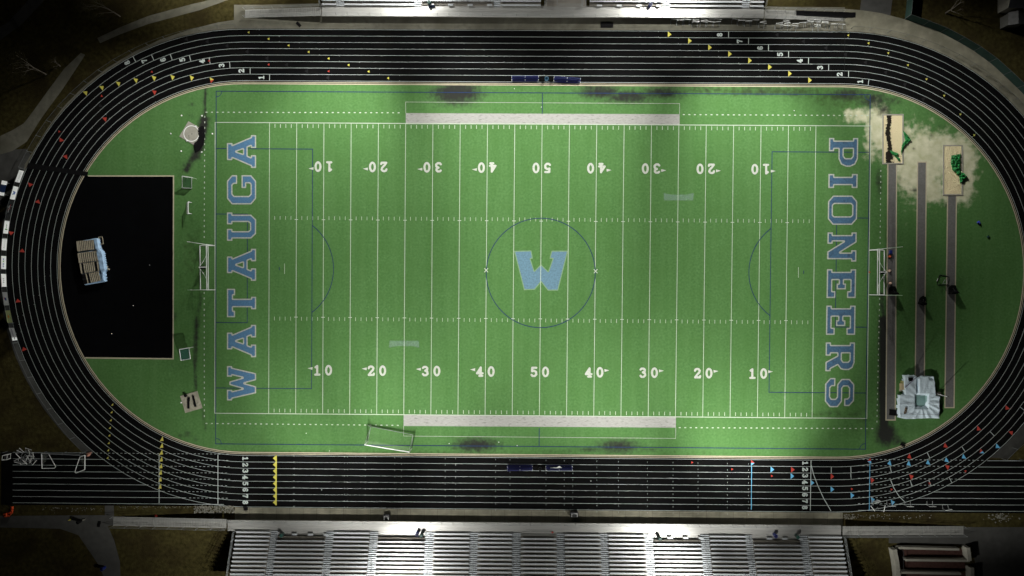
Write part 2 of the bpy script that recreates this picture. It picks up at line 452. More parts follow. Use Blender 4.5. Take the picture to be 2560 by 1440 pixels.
def tri(px, py, col, dr=1, big=True, half=None):
    seg, s, r = tpar(px, py); k = max(0, min(7, int((r - RI) / LW))); rm = RI + (k + .5) * LW
    w = LW * .94 if big else .42; ln = .60 if big else .34
    sb = adv(seg, s, rm, -dr * ln / 2); st = adv(seg, s, rm, dr * ln / 2)
    A, B, Tp, M = tpos(seg, sb, rm - w / 2), tpos(seg, sb, rm + w / 2), tpos(seg, st, rm), tpos(seg, sb, rm)
    def f(mb, P):
        a = sum(P[i][0] * P[(i + 1) % 3][1] - P[(i + 1) % 3][0] * P[i][1] for i in range(3))
        mb.face([(p.x, p.y, ZM + .006) for p in (P if a > 0 else P[::-1])])
    if half: f(MK[col], [A, M, Tp]); f(MK[half], [M, B, Tp])
    else: f(MK[col], [A, B, Tp])
def cross(px, py, col='white', full=True, w=.09, z=.004):
    seg, s, r = tpar(px, py); k = max(0, min(7, int((r - RI) / LW))); r0 = RI + k * LW
    for a, b in ([(0, LW)] if full else [(0, .2), (LW - .2, LW)]):
        MK[col].ribbon([tpos(seg, s, r0 + a + .05), tpos(seg, s, r0 + b - .05)], w, ZM + z)
for p in [(1674, 86), (1725, 102), (1775, 119), (1825, 135), (1875, 152), (1925, 168.5), (1975, 185), (2025, 201)]: tri(*p, 'yellow', -1)
for p in [(621, 81), (671, 97), (721, 113.5), (771, 129.5), (821, 146), (871, 162), (921, 178.5), (970, 194)]: tri(*p, 'yellow', 1, False)
for p in [(2120, 89), (2170.5, 108), (2220, 132), (2269, 162), (2316, 196), (2360.5, 237), (2402, 283), (2437, 335)]: tri(*p, 'yellow', 1, False); cross(*p, full=False)
for p in [(215, 231), (255, 217), (297, 207.5), (341, 199.5), (386, 193), (433, 193), (480.5, 193.5)]: tri(*p, 'yellow', -1)
tri(530, 197, 'red', -1, half='yellow')
for p, d in [((387, 229), -1), ((263, 296), -1), ((152, 351), 1), ((164, 390), -1), ((76, 463), 1), ((95, 503), -1), ((30, 584), 1), ((57, 626), -1), ((47, 751), -1), ((62, 871), -1)]: tri(*p, 'red', d)
for p in [(253, 240), (147, 329), (378, 178), (522, 151), (671, 161), (821, 177.5)]: tri(*p, 'red', 1, False)
for p, d in [((1982, 1173), 1), ((2081, 1190), 1), ((2181, 1198), 1), ((2272, 1142), -1), ((2362, 1115), -1), ((2447, 1075), -1), ((2529, 1081), 1), ((2279, 1190), 1), ((2370, 1167), 1), ((2519, 1023), -1)]: tri(*p, 'red', d)
tri(1882, 1157, 'red', 1, half='blue'); tri(2173, 1154, 'red', -1, half='blue'); tri(2453, 1131, 'red', -1, half='blue')
for p, d in [((1931, 1172), 1), ((1981, 1189), 1), ((2031, 1205), 1), ((2081, 1221), 1), ((2131, 1237), 1), ((2182, 1247), 1), ((2232, 1253), 1), ((2222, 1157), -1), ((2270, 1159), -1), ((2318, 1156), -1), ((2364, 1150), -1), ((2408, 1143), -1), ((2493, 1118), -1)]: tri(*p, 'blue', d)
for p in [(1731, 1156), (1831, 1172), (1930, 1189), (2130, 1221), (2229, 1222), (2414, 1177), (2324, 1207)]: tri(*p, 'red', 1, False)
for p in [(281, 1011), (279, 1030), (277, 1050), (275, 1069), (273.5, 1088), (272, 1107), (270.5, 1125), (269, 1144)]:
    MK['yellow'].face(flat([(p[0] + 2.5, p[1] - 3), (p[0] - 3, p[1] + 2.5), (p[0] + 2, p[1] + 3)], ZM + .006))
for k, y in enumerate([1097, 1114, 1131, 1148, 1165, 1181, 1198, 1216]):
    x = 405 - .7 * k; MK['yellow'].face(flat([(x + 2, y - 7), (x - 5, y + 6), (x + 4, y + 5)], ZM + .006))
MK['white'].ribbon([W(398, 1134), W(398, 1258)], .10, ZM + .010)
MK['yellow'].ribbon([W(690.6, 1138.5), W(690.2, 1263.2)], .22, ZM + .009)
for k in range(8):
    y = 1145.6 + 15.75 * k; MK['yellow'].face(flat([(689.4, y - 6.8), (682.5, y), (689.4, y + 6.8)], ZM + .006))
# start lines
for x, k in [(1820, 7), (1870, 6), (1920, 5), (1970.5, 4), (2020.5, 3), (2071, 2), (2121, 1)]:
    a, _ = AB(x, 200); MK['white'].ribbon([T(a, RI + k * LW + .05), T(a, RI + (k + 1) * LW - .05)], .11, ZM + .004)
cross(2171, 207); cross(674, 195)
for p in [(625.5, 176), (574.5, 161), (524, 150), (475, 144), (428, 142), (381.5, 143), (335.5, 147)]: cross(*p, w=.1)
MK['white'].ribbon([W(545, 1136), W(545, 1260)], .10, ZM + .010)
MK['white'].ribbon([W(2027.5, 1150), W(2025.5, 1276)], .11, ZM + .010)
MK['white'].ribbon([W(2028, 1163), W(2034, 1187), W(2044, 1213), W(2059, 1246), (W(2077, 1277))], .10, ZM + .010)
MK['white'].ribbon([W(2226, 1199), W(2234, 1219), W(2247, 1240), W(2261, 1254)], .10, ZM + .010)
MK['blue'].ribbon([W(2174.5, 1157), W(2173, 1276)], .10, ZM + .010)
MK['blue'].ribbon([W(1878.8, 1166), W(1878, 1274)], .10, ZM + .010)
MK['fade'].ribbon([W(2112, 80), W(2111, 192)], .07, ZM + .010)
for p in [(2078, 1173), (2127, 1173), (2127, 1189), (2227, 1175), (2322, 1140), (2410, 1125), (2478, 1082), (2277, 1206), (2376, 1200), (2325, 1208), (2553, 1020)]: cross(*p)
# zone ticks along the straights and bends
for k in range(8):
    for x0 in (648 + 50.1 * k, 1100 + 50.1 * (k - .8), 1600 + 50 * k, 2045 - 50.2 * k if k > 9 else 1646 + 50.1 * k + 300 * (k > 20)):
        y = 75 + 16.25 * k + 8 + (x0 - 1280) * .0058
        if x0 < 2150: cross(x0, y, full=False, w=.06)
for x in (733.5, 736, 861.5, 868.5, 913, 987, 1003.5, 1113, 1139, 1239, 1275, 1365, 1410.5, 1432, 1492, 1546, 1618.5, 1682.5, 1745, 1818.5, 1871):
    for k in range(9):
        y = 1139 + .0177 * (x - 700) + 15.8 * k; MK['white'].ribbon([W(x, y - 1.6), W(x, y + 1.6)], .04, ZM + .004)
for k in range(7):
    cross(383 - 41 * k + 3 * k * (k < 9), 244 + (6 * k + 3.2 * k * k), full=False, w=.06)
    cross(120 - 15.5 * k, 690 + 24.5 * k, full=False, w=.06)
for p in [(470, 100), (522, 107), (571, 115), (621, 130), (671, 146), (720, 162), (770, 178), (1946, 88), (2012, 102), (2068, 120), (2117, 136), (2167, 156), (2217, 182), (2265, 212), (2311, 248), (823, 194), (253, 262)]:
    seg, s, r = tpar(*p); k = max(0, min(7, int((r - RI) / LW))); rm = RI + (k + .5) * LW
    A, B, D = tpos(seg, s, rm - .42), tpos(seg, s, rm + .42), tpos(seg, adv(seg, s, rm, .55), rm)
    MK['fade'].face([(q.x, q.y, ZM + .003) for q in (A, B, D)])
# chute lanes: solid outside the bend, dashed across it
for k in range(9):
    y0 = lambda x: 1133.5 + (x - 600) * .0082 + 15.75 * k * (1 + (x - 600) * 3e-6)
    xc = [232, 262, 286, 310, 338, 371, 412, 465, 560][k]
    MK['white'].ribbon([W(32, y0(32) + 2), W(xc, y0(xc) + 2)], .062, ZM - .006)
    xr = [2468, 2446, 2420, 2396, 2367, 2332, 2293, 2236, 2145][k]
    MK['white'].ribbon([W(xr, y0(xr) + 3), W(2640, y0(2640) + 2)], .062, ZM - .006)
    if k < 8:
        x = xc + 8
        while x < 572:
            MK['white'].ribbon([W(x, y0(x) + 2), W(x + 5, y0(x) + 2)], .062, ZM + .004); x += 10.2
        x = 2145
        while x < xr - 6:
            MK['white'].ribbon([W(x, y0(x) + 2), W(x + 5, y0(x) + 2)], .062, ZM + .004); x += 11
# digits
DIG = {'1': [[(.35, .12), (.35, .90), (.19, .78)], [(.16, .09), (.56, .09)]],
       '2': [[(.10, .72), (.14, .84), (.28, .90), (.45, .87), (.55, .74), (.5, .57), (.3, .36), (.13, .13)], [(.11, .10), (.56, .10), (.59, .22)]],
       '3': [[(.11, .8), (.2, .89), (.4, .89), (.52, .78), (.5, .62), (.32, .54)], [(.32, .54), (.53, .42), (.55, .24), (.4, .11), (.2, .11), (.10, .22)]],
       '4': [[(.44, .1), (.44, .88), (.09, .33), (.62, .33)], [(.30, .09), (.58, .09)]],
       '5': [[(.55, .89), (.17, .89), (.15, .56), (.35, .61), (.53, .5), (.55, .25), (.4, .11), (.2, .11), (.10, .22)]],
       '6': [[(.54, .76), (.42, .89), (.25, .87), (.14, .7), (.11, .35), (.2, .14), (.37, .11), (.53, .2), (.54, .4), (.4, .53), (.22, .5), (.13, .36)]],
       '7': [[(.11, .74), (.11, .88), (.57, .88), (.38, .5), (.30, .12)]],
       '8': [[(.33 + .19 * math.cos(t), .72 + .16 * math.sin(t)) for t in np.linspace(0, 2 * math.pi, 17)], [(.33 + .22 * math.cos(t), .30 + .19 * math.sin(t)) for t in np.linspace(0, 2 * math.pi, 17)]]}
gu, gv = np.linspace(-.04, .74, 17), np.linspace(-.04, 1.04, 23); GU, GV = np.meshgrid(gu, gv)
def digit(mb, d, fn, r=.105):
    if d == '0':
        q = lambda a, b: np.hypot((GU - .34) / a, (GV - .5) / b)
        D = np.maximum(q(.33, .5) - 1, (1 - q(.125, .30)) * .4)
    else: D = sd_lines(GU, GV, DIG[d], r)
    mb.rings(gu, gv, D, fn)
DG = MB()
def tdig(d, px, py, dirv, hp=14.5, wp=.72):
    ux, uy = dirv                         # pixel direction of the digit's top
    rx, ry = -uy, ux                      # reading direction (image axes)
    def fn(a, b):
        x = px + ux * (b - .5) * hp + rx * (a - .34) * hp * wp * 1.35; y = py + uy * (b - .5) * hp + ry * (a - .34) * hp * wp * 1.35
        p = W(x, y); return (p.x, p.y, ZM + .005)
    digit(DG, d, fn)
for k in range(8):
    tdig(str(k + 1), 613.5, 1146 + 15.7 * k, (1, 0)); tdig(str(k + 1), 2013 - .15 * k, 1157.5 + 15.9 * k, (1, 0))
for d, x, y in [('8', 1799, 87), ('7', 1849, 103.5), ('6', 1900, 120), ('5', 1950, 136), ('4', 1999, 152.5), ('3', 2050, 169), ('2', 2099, 186), ('1', 2150, 204)]: tdig(d, x, y, (-1, .03))
for d, x, y, t in [('8', 318, 157, 27), ('7', 361, 152.5, 23), ('6', 407.5, 149.5, 17), ('5', 456, 149.5, 13), ('4', 505, 153.5, 8), ('3', 554, 163.5, 5), ('2', 603.5, 177, 2), ('1', 653.5, 194, 0)]:
    tdig(d, x, y, (-math.cos(R(t)), math.sin(R(t))))
DG.build('lane_number', TWHITE, track)
for k, nm, mm in (('white', 'cross_line', TWHITE), ('yellow', 'yellow_arrow', YEL), ('red', 'red_arrow', RED), ('blue', 'blue_arrow', SKY), ('fade', 'faded_arrow', FADE)):
    MK[k].build(nm, mm, track)
pb = MB(); pb.ribbon([W(220, 440), W(434, 440), W(433, 897), W(213, 894.5)], .20, .014)
pb.build('apron_edge', TAN, track)

# ------------------------------------------------------------------ field markings (parts of the turf)
Z1, Z2, Z3 = .010, .016, .022
YD = .9144
L1 = MB()
L1.ribbon([FW(0, 0), FW(120, 0), FW(120, 53.33), FW(0, 53.33)], .115, Z2, closed=True)
for yd in range(10, 111, 5): L1.ribbon([FW(yd, .08), FW(yd, 53.25)], .082, Z1 + .002)
L1.build('field_line', WHITE, turf)
L2 = MB()
for yd in range(11, 110):
    if yd % 5:
        L2.ribbon([FW(yd, .25), FW(yd, .92)], .085, Z1); L2.ribbon([FW(yd, 52.42), FW(yd, 53.08)], .085, Z1)
        L2.ribbon([FW(yd, 17.1), FW(yd, 17.77)], .065, Z1); L2.ribbon([FW(yd, 35.56), FW(yd, 36.23)], .065, Z1)
    else:
        for vv in (17.72, 35.6): L2.ribbon([FW(yd - .32, vv), FW(yd + .32, vv)], .10, Z2 + .002)
L2.ribbon([W(711.5, 659), W(711.5, 685)], .07, Z1); L2.ribbon([W(1996, 668), W(1996, 694)], .07, Z1)
for x, y in ((1215.5, 675.5), (1489, 678)):
    L2.ribbon([W(x - 4.5, y - 5), W(x + 4.5, y + 5)], .12, Z3 - .002); L2.ribbon([W(x - 4.5, y + 5), W(x + 4.5, y - 5)], .12, Z3 + .002)
L2.build('hash_mark', WHITE, turf)
L3 = MB()
def dashes(p, q, step=13.65, ln=4.6, w=.15):
    n = int(math.hypot(q[0] - p[0], q[1] - p[1]) / step)
    dx, dy = (q[0] - p[0]) / n, (q[1] - p[1]) / n; k = ln / step
    for i in range(n): L3.ribbon([W(p[0] + dx * i, p[1] + dy * i), W(p[0] + dx * (i + k), p[1] + dy * (i + k))], w, Z1)
dashes((514, 280.5), (1008, 282)); dashes((1707, 286.5), (2180, 289)); dashes((514, 1058.5), (1006, 1063.5)); dashes((1697, 1069), (2192, 1071.5))
dashes((512, 290), (510.5, 604), ln=4.4, w=.13); dashes((510.5, 730), (511, 1052), ln=4.4, w=.13); dashes((2202, 425), (2200, 620), ln=4, w=.13); dashes((2199, 745), (2192, 1066), ln=4, w=.13)
L3.build('dashed_line', WHITE, turf)
L4 = MB()
L4.face(flat([(1014.5, 310.3), (1014.5, 282.8), (1699, 285.6), (1699, 311.6)][::-1], Z1 - .004))
L4.face(flat([(1009, 1064.8), (1009, 1037.8), (1690, 1040.8), (1689.5, 1069)][::-1], Z1 - .004))
L4.build('sideline_band', BAND, turf)
L5 = MB()
L5.ribbon([W(1014.5, 283), W(1014, 255), W(1699, 259), W(1699, 285.6)], .07, Z1); L5.ribbon([W(1009, 1065), W(1009, 1090), W(1689, 1096), W(1689.5, 1069)], .07, Z1)
L5.build('restraining_line', LEDGE, turf)
L6 = MB(); S0, S1, V0, V1 = .18, 119.82, -5.72, 58.95
L6.ribbon([FW(S0, V0), FW(S1, V0), FW(S1, V1), FW(S0, V1)], .13, Z1 + .006, closed=True)
def arc(cu, cv, r, t0, t1, n=40): return [FW(cu + r / YD * math.cos(R(t0 + (t1 - t0) * k / n)), cv + r / YD * math.sin(R(t0 + (t1 - t0) * k / n))) for k in range(n + 1)]
L6.ribbon(arc(60, 27.2, 9.15, 0, 360, 72)[:-1], .13, Z1 + .008, closed=True)
L6.ribbon([FW(60, V0), FW(60, -1.9)], .12, Z1 + .010); L6.ribbon([FW(60, 55.6), FW(60, V1)], .12, Z1 + .010)
for s in (0, 1):
    X = lambda q: S0 + q if s == 0 else S1 - q
    c = 26.75
    L6.ribbon([FW(X(.05), c - 21.95), FW(X(17.75), c - 21.95), FW(X(17.75), c + 21.95), FW(X(.05), c + 21.95)], .12, Z1 + .008)
    L6.ribbon([FW(X(.05), c - 9.95), FW(X(5.8), c - 9.95), FW(X(5.8), c + 9.95), FW(X(.05), c + 9.95)], .12, Z1 + .010)
    ct = X(11.7); h = math.degrees(math.acos(6.05 * YD / 9.15))
    L6.ribbon(arc(ct, c, 9.15, -h, h) if s == 0 else arc(ct, c, 9.15, 180 - h, 180 + h), .12, Z1 + .012)
    L6.ribbon([FW(ct, c - .3), FW(ct, c + .3)], .12, Z1)
for cu, cv, a in ((S0, V0, 0), (S1, V0, 90), (S1, V1, 180), (S0, V1, 270)): L6.ribbon(arc(cu, cv, .95, a, a + 90, 10), .10, Z1 + .012)
L6.build('soccer_line', NAVY, turf)
# yard numbers
NB = MB()
def ynum(txt, yd, vv, rot):
    hp = 26.5
    for k, d in enumerate(txt):
        off = -14.3 if k == 0 else 14.3
        def fn(a, b):
            x = off + (a - .34) * hp * 1.0; y = (b - .5) * hp
            if rot: x, y = -x, -y
            cx, cy = F(yd, vv); p = W(cx + x, cy - y); return (p.x, p.y, Z3 + .004)
        digit(NB, d, fn, .098)
    if txt != '50':
        cx, cy = F(yd, vv); sgn = -1 if yd < 60 else 1; cy += (4.5 if rot else -5)
        P = [(cx + sgn * 38, cy), (cx + sgn * 25.5, cy - 3), (cx + sgn * 26, cy + 4)]
        if sgn > 0: P = P[::-1]
        NB.face(flat(P, Z3 + .004))
for i, t in enumerate(['10', '20', '30', '40', '50', '40', '30', '20', '10']):
    ynum(t, 20 + 10 * i, 45.3, False); ynum(t, 20 + 10 * i, 8.0, True)
NB.build('yard_number', NUMW, turf)
# end zone lettering
GL = {'I': [[(0, 0), (10, 0), (10, 2), (8, 2), (8, 8), (10, 8), (10, 10), (0, 10), (0, 8), (2, 8), (2, 2), (0, 2)]],
 'O': [[(2, 0), (8, 0), (10, 1.7), (10, 8.3), (8, 10), (2, 10), (0, 8.3), (0, 1.7)], [(3.4, 1.7), (6.6, 1.7), (7.1, 2.2), (7.1, 7.8), (6.6, 8.3), (3.4, 8.3), (2.9, 7.8), (2.9, 2.2)]],
 'T': [[(2.8, 0), (7.2, 0), (7.2, 1.7), (6.5, 1.7), (6.5, 7.9), (7.7, 7.9), (7.7, 7.2), (10, 7.2), (10, 10), (0, 10), (0, 7.2), (2.3, 7.2), (2.3, 7.9), (3.5, 7.9), (3.5, 1.7), (2.8, 1.7)]],
 'A': [[(0, 0), (3.9, 0), (3.9, 1.8), (3.3, 1.8), (3.7, 2.9), (6.3, 2.9), (6.7, 1.8), (6.1, 1.8), (6.1, 0), (10, 0), (10, 1.8), (9.4, 1.8), (7, 8.1), (7.6, 8.1), (7.6, 10), (2.4, 10), (2.4, 8.1), (3, 8.1), (.6, 1.8), (0, 1.8)], [(4.3, 4.5), (5.7, 4.5), (5, 6.8)]],
 'W': [[(0, 10), (3.1, 10), (3.1, 8.2), (2.7, 8.2), (3.4, 4.6), (4.5, 9.2), (5.5, 9.2), (6.6, 4.6), (7.3, 8.2), (6.9, 8.2), (6.9, 10), (10, 10), (10, 8.2), (9.5, 8.2), (7.9, 0), (5.9, 0), (5, 4), (4.1, 0), (2.1, 0), (.5, 8.2), (0, 8.2)]],
 'U': [[(2.5, 0), (7.5, 0), (9.2, 1.7), (9.2, 8.1), (10, 8.1), (10, 10), (5.8, 10), (5.8, 8.1), (6.6, 8.1), (6.6, 2.7), (6.1, 2.1), (3.9, 2.1), (3.4, 2.7), (3.4, 8.1), (4.2, 8.1), (4.2, 10), (0, 10), (0, 8.1), (.8, 8.1), (.8, 1.7)]],
 'G': [[(2, 0), (8, 0), (10, 1.7), (10, 5), (5.6, 5), (5.6, 3.4), (7.2, 3.4), (7.2, 2.2), (6.7, 1.9), (3.6, 1.9), (2.9, 2.5), (2.9, 7.5), (3.6, 8.1), (6.6, 8.1), (7, 7.6), (7, 6.5), (10, 6.5), (10, 8.3), (8, 10), (2, 10), (0, 8.3), (0, 1.7)]],
 'P': [[(0, 0), (4.6, 0), (4.6, 1.8), (3.8, 1.8), (3.8, 3.3), (7.2, 3.3), (9.2, 4.2), (10, 6), (10, 7.4), (9.2, 9.1), (7.2, 10), (0, 10), (0, 8.2), (.9, 8.2), (.9, 1.8), (0, 1.8)], [(3.8, 5.1), (6.2, 5.1), (7, 5.7), (7, 7.6), (6.2, 8.2), (3.8, 8.2)]],
 'N': [[(0, 0), (3.9, 0), (3.9, 1.8), (3.1, 1.8), (3.1, 5.6), (6.6, 0), (9.2, 0), (9.2, 8.2), (10, 8.2), (10, 10), (6.1, 10), (6.1, 8.2), (6.9, 8.2), (6.9, 4.4), (3.4, 10), (0, 10), (0, 8.2), (.9, 8.2), (.9, 1.8), (0, 1.8)]],
 'E': [[(0, 0), (10, 0), (10, 3), (7.6, 3), (7.6, 1.9), (3.8, 1.9), (3.8, 4.1), (5, 4.1), (5, 3.4), (7, 3.4), (7, 6.6), (5, 6.6), (5, 5.9), (3.8, 5.9), (3.8, 8.1), (7.6, 8.1), (7.6, 7), (10, 7), (10, 10), (0, 10), (0, 8.1), (.9, 8.1), (.9, 1.9), (0, 1.9)]],
 'R': [[(0, 0), (4.6, 0), (4.6, 1.8), (3.8, 1.8), (3.8, 4), (4.6, 4), (6.8, 0), (10, 0), (10, 1.8), (9.2, 1.8), (7.9, 4.2), (9.3, 5.2), (9.6, 6.4), (9.6, 8), (8.8, 9.3), (7, 10), (0, 10), (0, 8.2), (.9, 8.2), (.9, 1.8), (0, 1.8)], [(3.8, 5.6), (6, 5.6), (6.7, 6.1), (6.7, 7.7), (6, 8.2), (3.8, 8.2)]],
 'S': [[(0, 1.7), (2, 0), (8, 0), (10, 1.7), (10, 4.4), (8, 5.9), (3.6, 5.9), (2.9, 6.4), (2.9, 7.7), (3.6, 8.2), (6.4, 8.2), (7, 7.7), (7, 6.6), (9.6, 6.6), (9.6, 8.4), (7.8, 10), (2.2, 10), (.3, 8.4), (.3, 5.6), (2.2, 4.1), (6.4, 4.1), (7.1, 3.6), (7.1, 2.3), (6.4, 1.8), (3.4, 1.8), (2.8, 2.3), (2.8, 3.5), (0, 3.5)]],
 'K': [[(0, 0), (2.4, 0), (2.4, 4), (3.6, 5.2), (7, 0), (10, 0), (5.4, 6.8), (9.6, 10), (6.4, 10), (2.4, 6.6), (2.4, 10), (0, 10)]],
 'J': [[(0, 2), (2, 0), (6, 0), (8, 2), (8, 10), (5.4, 10), (5.4, 2.6), (2.4, 2.6), (2.4, 3.6), (0, 3.6)]]}
E1, E2, E3 = MB(), MB(), MB()
def glyph(ch_, w, h, n=46, edge=3.0):
    U_, V_ = np.linspace(-1, w + 1, n), np.linspace(-1, h + 1, n); X, Y = np.meshgrid(U_, V_)
    P = [[(a * w / 10, b * h / 10) for a, b in pl] for pl in GL[ch_]]
    D = sd_poly(X, Y, P[0])
    for hole in P[1:]: D = np.maximum(D, -sd_poly(X, Y, hole))
    return U_, V_, D
def zone_letter(c, y0, w, side):
    hh = 73
    U_, V_, D = glyph(c, w, hh)
    def fn(z):
        def f(a, b):
            if side == 0: p = W(640.5 - b, y0 + w - a)
            else: p = W(2072.5 - 10 * (y0 + a - 345) / 620 + b, y0 + a)
            return (p.x, p.y, z)
        return f
    E1.rings(U_, V_, D, fn(Z3 + .008)); (E2, E3)[side].rings(U_, V_, D + 3.1, fn(Z3 + .014))
for c, y0, y1 in [('W', 915, 1001), ('A', 812, 893), ('T', 722, 793), ('A', 622, 702), ('U', 531, 602), ('G', 438, 511), ('A', 338, 420)]: zone_letter(c, y0, y1 - y0, 0)
for c, y0, y1 in [('P', 345, 417), ('I', 435, 470), ('O', 489, 562), ('N', 581, 654), ('E', 673, 745), ('E', 764, 837), ('R', 856, 928), ('S', 945, 1018)]: zone_letter(c, y0, y1 - y0, 1)
E1.build('letter_outline', LEDGE, turf); E2.build('end_zone_letter', LBLUE, turf); E3.build('end_zone_letter', LBLUE2, turf)
wl = [(240, 260), (660, 250), (695, 450), (640, 455), (730, 740), (885, 580), (1060, 750), (1165, 450), (1090, 450), (1140, 255), (1540, 255), (1300, 1215), (1050, 1215), (890, 1010), (740, 1195), (480, 1205)]
wl = [(1260 + x / 9.6, 600 + y / 9.6) for x, y in wl]
U_, V_ = np.linspace(1283, 1423, 110), np.linspace(624, 729, 84); X, Y = np.meshgrid(U_, V_); D = sd_poly(X, Y, wl)
lg = lambda z: (lambda a, b: (W(a, b).x, W(a, b).y, z))
MB().rings(U_, V_, np.maximum(D, -(D + 2.6)), lg(Z1 - .004)).build('logo_outline', LOGOE, turf)
MB().rings(U_, V_, D + 2.6, lg(Z1 - .004)).build('centre_logo', LOGO, turf)
gh = MB()
gh.face(flat([(1660, 501), (1659.5, 482.5), (1678, 486.5), (1716, 486.5), (1734.5, 482.5), (1733, 501)][::-1], Z1 - .004))
gh.face(flat([(973, 868.5), (974, 852), (1047, 852), (1048, 869), (1028, 865), (995, 865)][::-1], Z1 - .004))
gh.build('faded_patch', GHOST, turf)

# ------------------------------------------------------------------ concrete, paths
def edge_pts(p0, p1, r, n=24):
    """points of the track's outer edge between two angles of the left / right bend"""
    pass
def bend(c, r, t0, t1, n=26): return [T((AC if c > 0 else -AC) + r * math.cos(R(t0 + (t1 - t0) * k / n)), r * math.sin(R(t0 + (t1 - t0) * k / n))) for k in range(n + 1)]
def resample(pts, n):
    P = [Vector((*p[:2], 0)) for p in pts]; L = [0]
    for a, b in zip(P, P[1:]): L.append(L[-1] + (b - a).length)
    out = []
    for k in range(n + 1):
        d = L[-1] * k / n; i = max(j for j in range(len(L)) if L[j] <= d + 1e-9); i = min(i, len(P) - 2)
        t = (d - L[i]) / max(1e-9, L[i + 1] - L[i]); out.append(P[i].lerp(P[i + 1], t))
    return out
def pathstrip(name, A, B, z, m, n=40):
    return struct(name, MB().strip(resample(A, n), resample(B, n), z), m)
wl_ = lambda L: [W(*p) for p in L]
pathstrip('left_footpath', bend(-1, RO + .1, 91, 158), wl_([(596, 48), (540, 57), (470, 75), (400, 99), (330, 132), (270, 168), (210, 215), (160, 265), (120, 318), (88, 370), (62, 410)]), -.006, CONCT)
pathstrip('upper_path', wl_([(0, 340), (30, 326), (60, 308), (85, 275), (110, 240), (160, 172), (202, 132)]), wl_([(0, 386), (30, 378), (66, 355), (100, 300), (120, 272), (155, 225), (213, 137)]), -.010, CONCT)
pathstrip('far_path', wl_([(243, 95), (300, 68), (370, 40), (480, 10), (540, -4)]), wl_([(250, 108), (300, 86), (370, 60), (500, 25), (580, -4)]), -.010, CONCT)
pathstrip('side_road', wl_([(-40, 90), (20, 55), (90, -20)]), wl_([(-40, 130), (55, 60), (130, -20)]), -.010, ASPH)
sheet('gravel_yard', [(-60, 378), (66, 372), (84, 398), (58, 450), (30, 520), (-60, 500)], -.012, ASPH)
pathstrip('right_walkway', bend(1, RO + .1, 89, 28), wl_([(2108, 22), (2150, 25), (2200, 32), (2262, 48), (2340, 75), (2420, 117), (2480, 160), (2570, 245), (2640, 330)]), -.006, CONC)
sheet('asphalt_drive', [(2150, 25), (2158, -40), (2236, -40), (2226, 38)], -.010, ASPH)
sheet('upper_apron', [(585, 72), (585, 12), (640, 12), (800, 8), (2112, 18), (2122, 77)], -.012, CONCT)
sheet('lower_apron', [(587, 1262), (2107, 1277), (2107, 1330), (587, 1330)], -.012, CONC)
pathstrip('left_kerb_walk', bend(-1, RO + .1, 162, 232), bend(-1, RO + 1.25, 162, 231), -.006, ASPH)
pathstrip('right_kerb_walk', bend(1, RO + .1, -18, -50), bend(1, RO + 2.2, -18, -47), -.006, mat('dark_asphalt', (.05, .05, .046), .9, .1, amt=.2, scale=.8))
sheet('lower_path', [(-40, 1290), (240, 1288), (262, 1288), (262, 1264), (284, 1264), (286, 1312), (270, 1316), (285, 1350), (300, 1405), (302, 1470), (270, 1470), (248, 1415), (196, 1338), (150, 1322), (-40, 1318)], -.010, ASPH)
sheet('right_path', [(2110, 1345), (2110, 1318), (2640, 1318), (2640, 1480), (2450, 1480), (2430, 1362), (2222, 1358), (2222, 1345)], -.014, ASPH)
jn = MB()
for k in range(1, 46):
    x = 590 + 33.6 * k; jn.ribbon([W(x, 1264 + .0095 * (x - 587)), W(x, 1310)], .035, -.006)
jn.build('slab_joint', mat('joint', (.07, .066, .05), .9, .1), bpy.data.objects['lower_apron'])
# runways and jump pits
rw, re = MB(), MB()
for P in ([(2219.5, 409), (2241.5, 409), (2238, 1050), (2215, 1050)], [(2294, 405), (2316, 405), (2310.5, 980), (2287.5, 980)], [(2369, 488), (2391, 488), (2385, 1019), (2362, 1019)]):
    rw.face(flat(P[::-1], .006)); re.ribbon(flat(P, 0), .19, .012, closed=True)
runway = struct('jump_runway', rw, RUN); re.build('runway_edge', TAN, runway)
def field_mesh(poly, step, zf, zref=None):
    """height field over a pixel polygon with skirt; zf(x, y, inside distance in px) -> z"""
    xs = [p[0] for p in poly]; ys = [p[1] for p in poly]
    nx_, ny_ = int((max(xs) - min(xs)) / step) + 2, int((max(ys) - min(ys)) / step) + 2
    U_, V_ = np.linspace(min(xs), max(xs), nx_), np.linspace(min(ys), max(ys), ny_)
    X, Y = np.meshgrid(U_, V_); D = sd_poly(X, Y, poly) ; mb = MB(); idx = {}
    for j in range(ny_):
        for i in range(nx_):
            if D[j, i] < .25 * step:
                z = zf(X[j, i], Y[j, i], max(0, -D[j, i])); p = W(X[j, i], Y[j, i], zref if zref is not None else z)
                idx[i, j] = len(mb.v); mb.v.append((p.x, p.y, z))
    for j in range(ny_ - 1):
        for i in range(nx_ - 1):
            q = [(i, j), (i, j + 1), (i + 1, j + 1), (i + 1, j)]
            if all(t in idx for t in q): mb.f.append(tuple(idx[t] for t in q))
    return mb, idx, X, Y
nz3 = lambda x, y, s, o=0.0: noise.noise(Vector((x * s, y * s, o)))
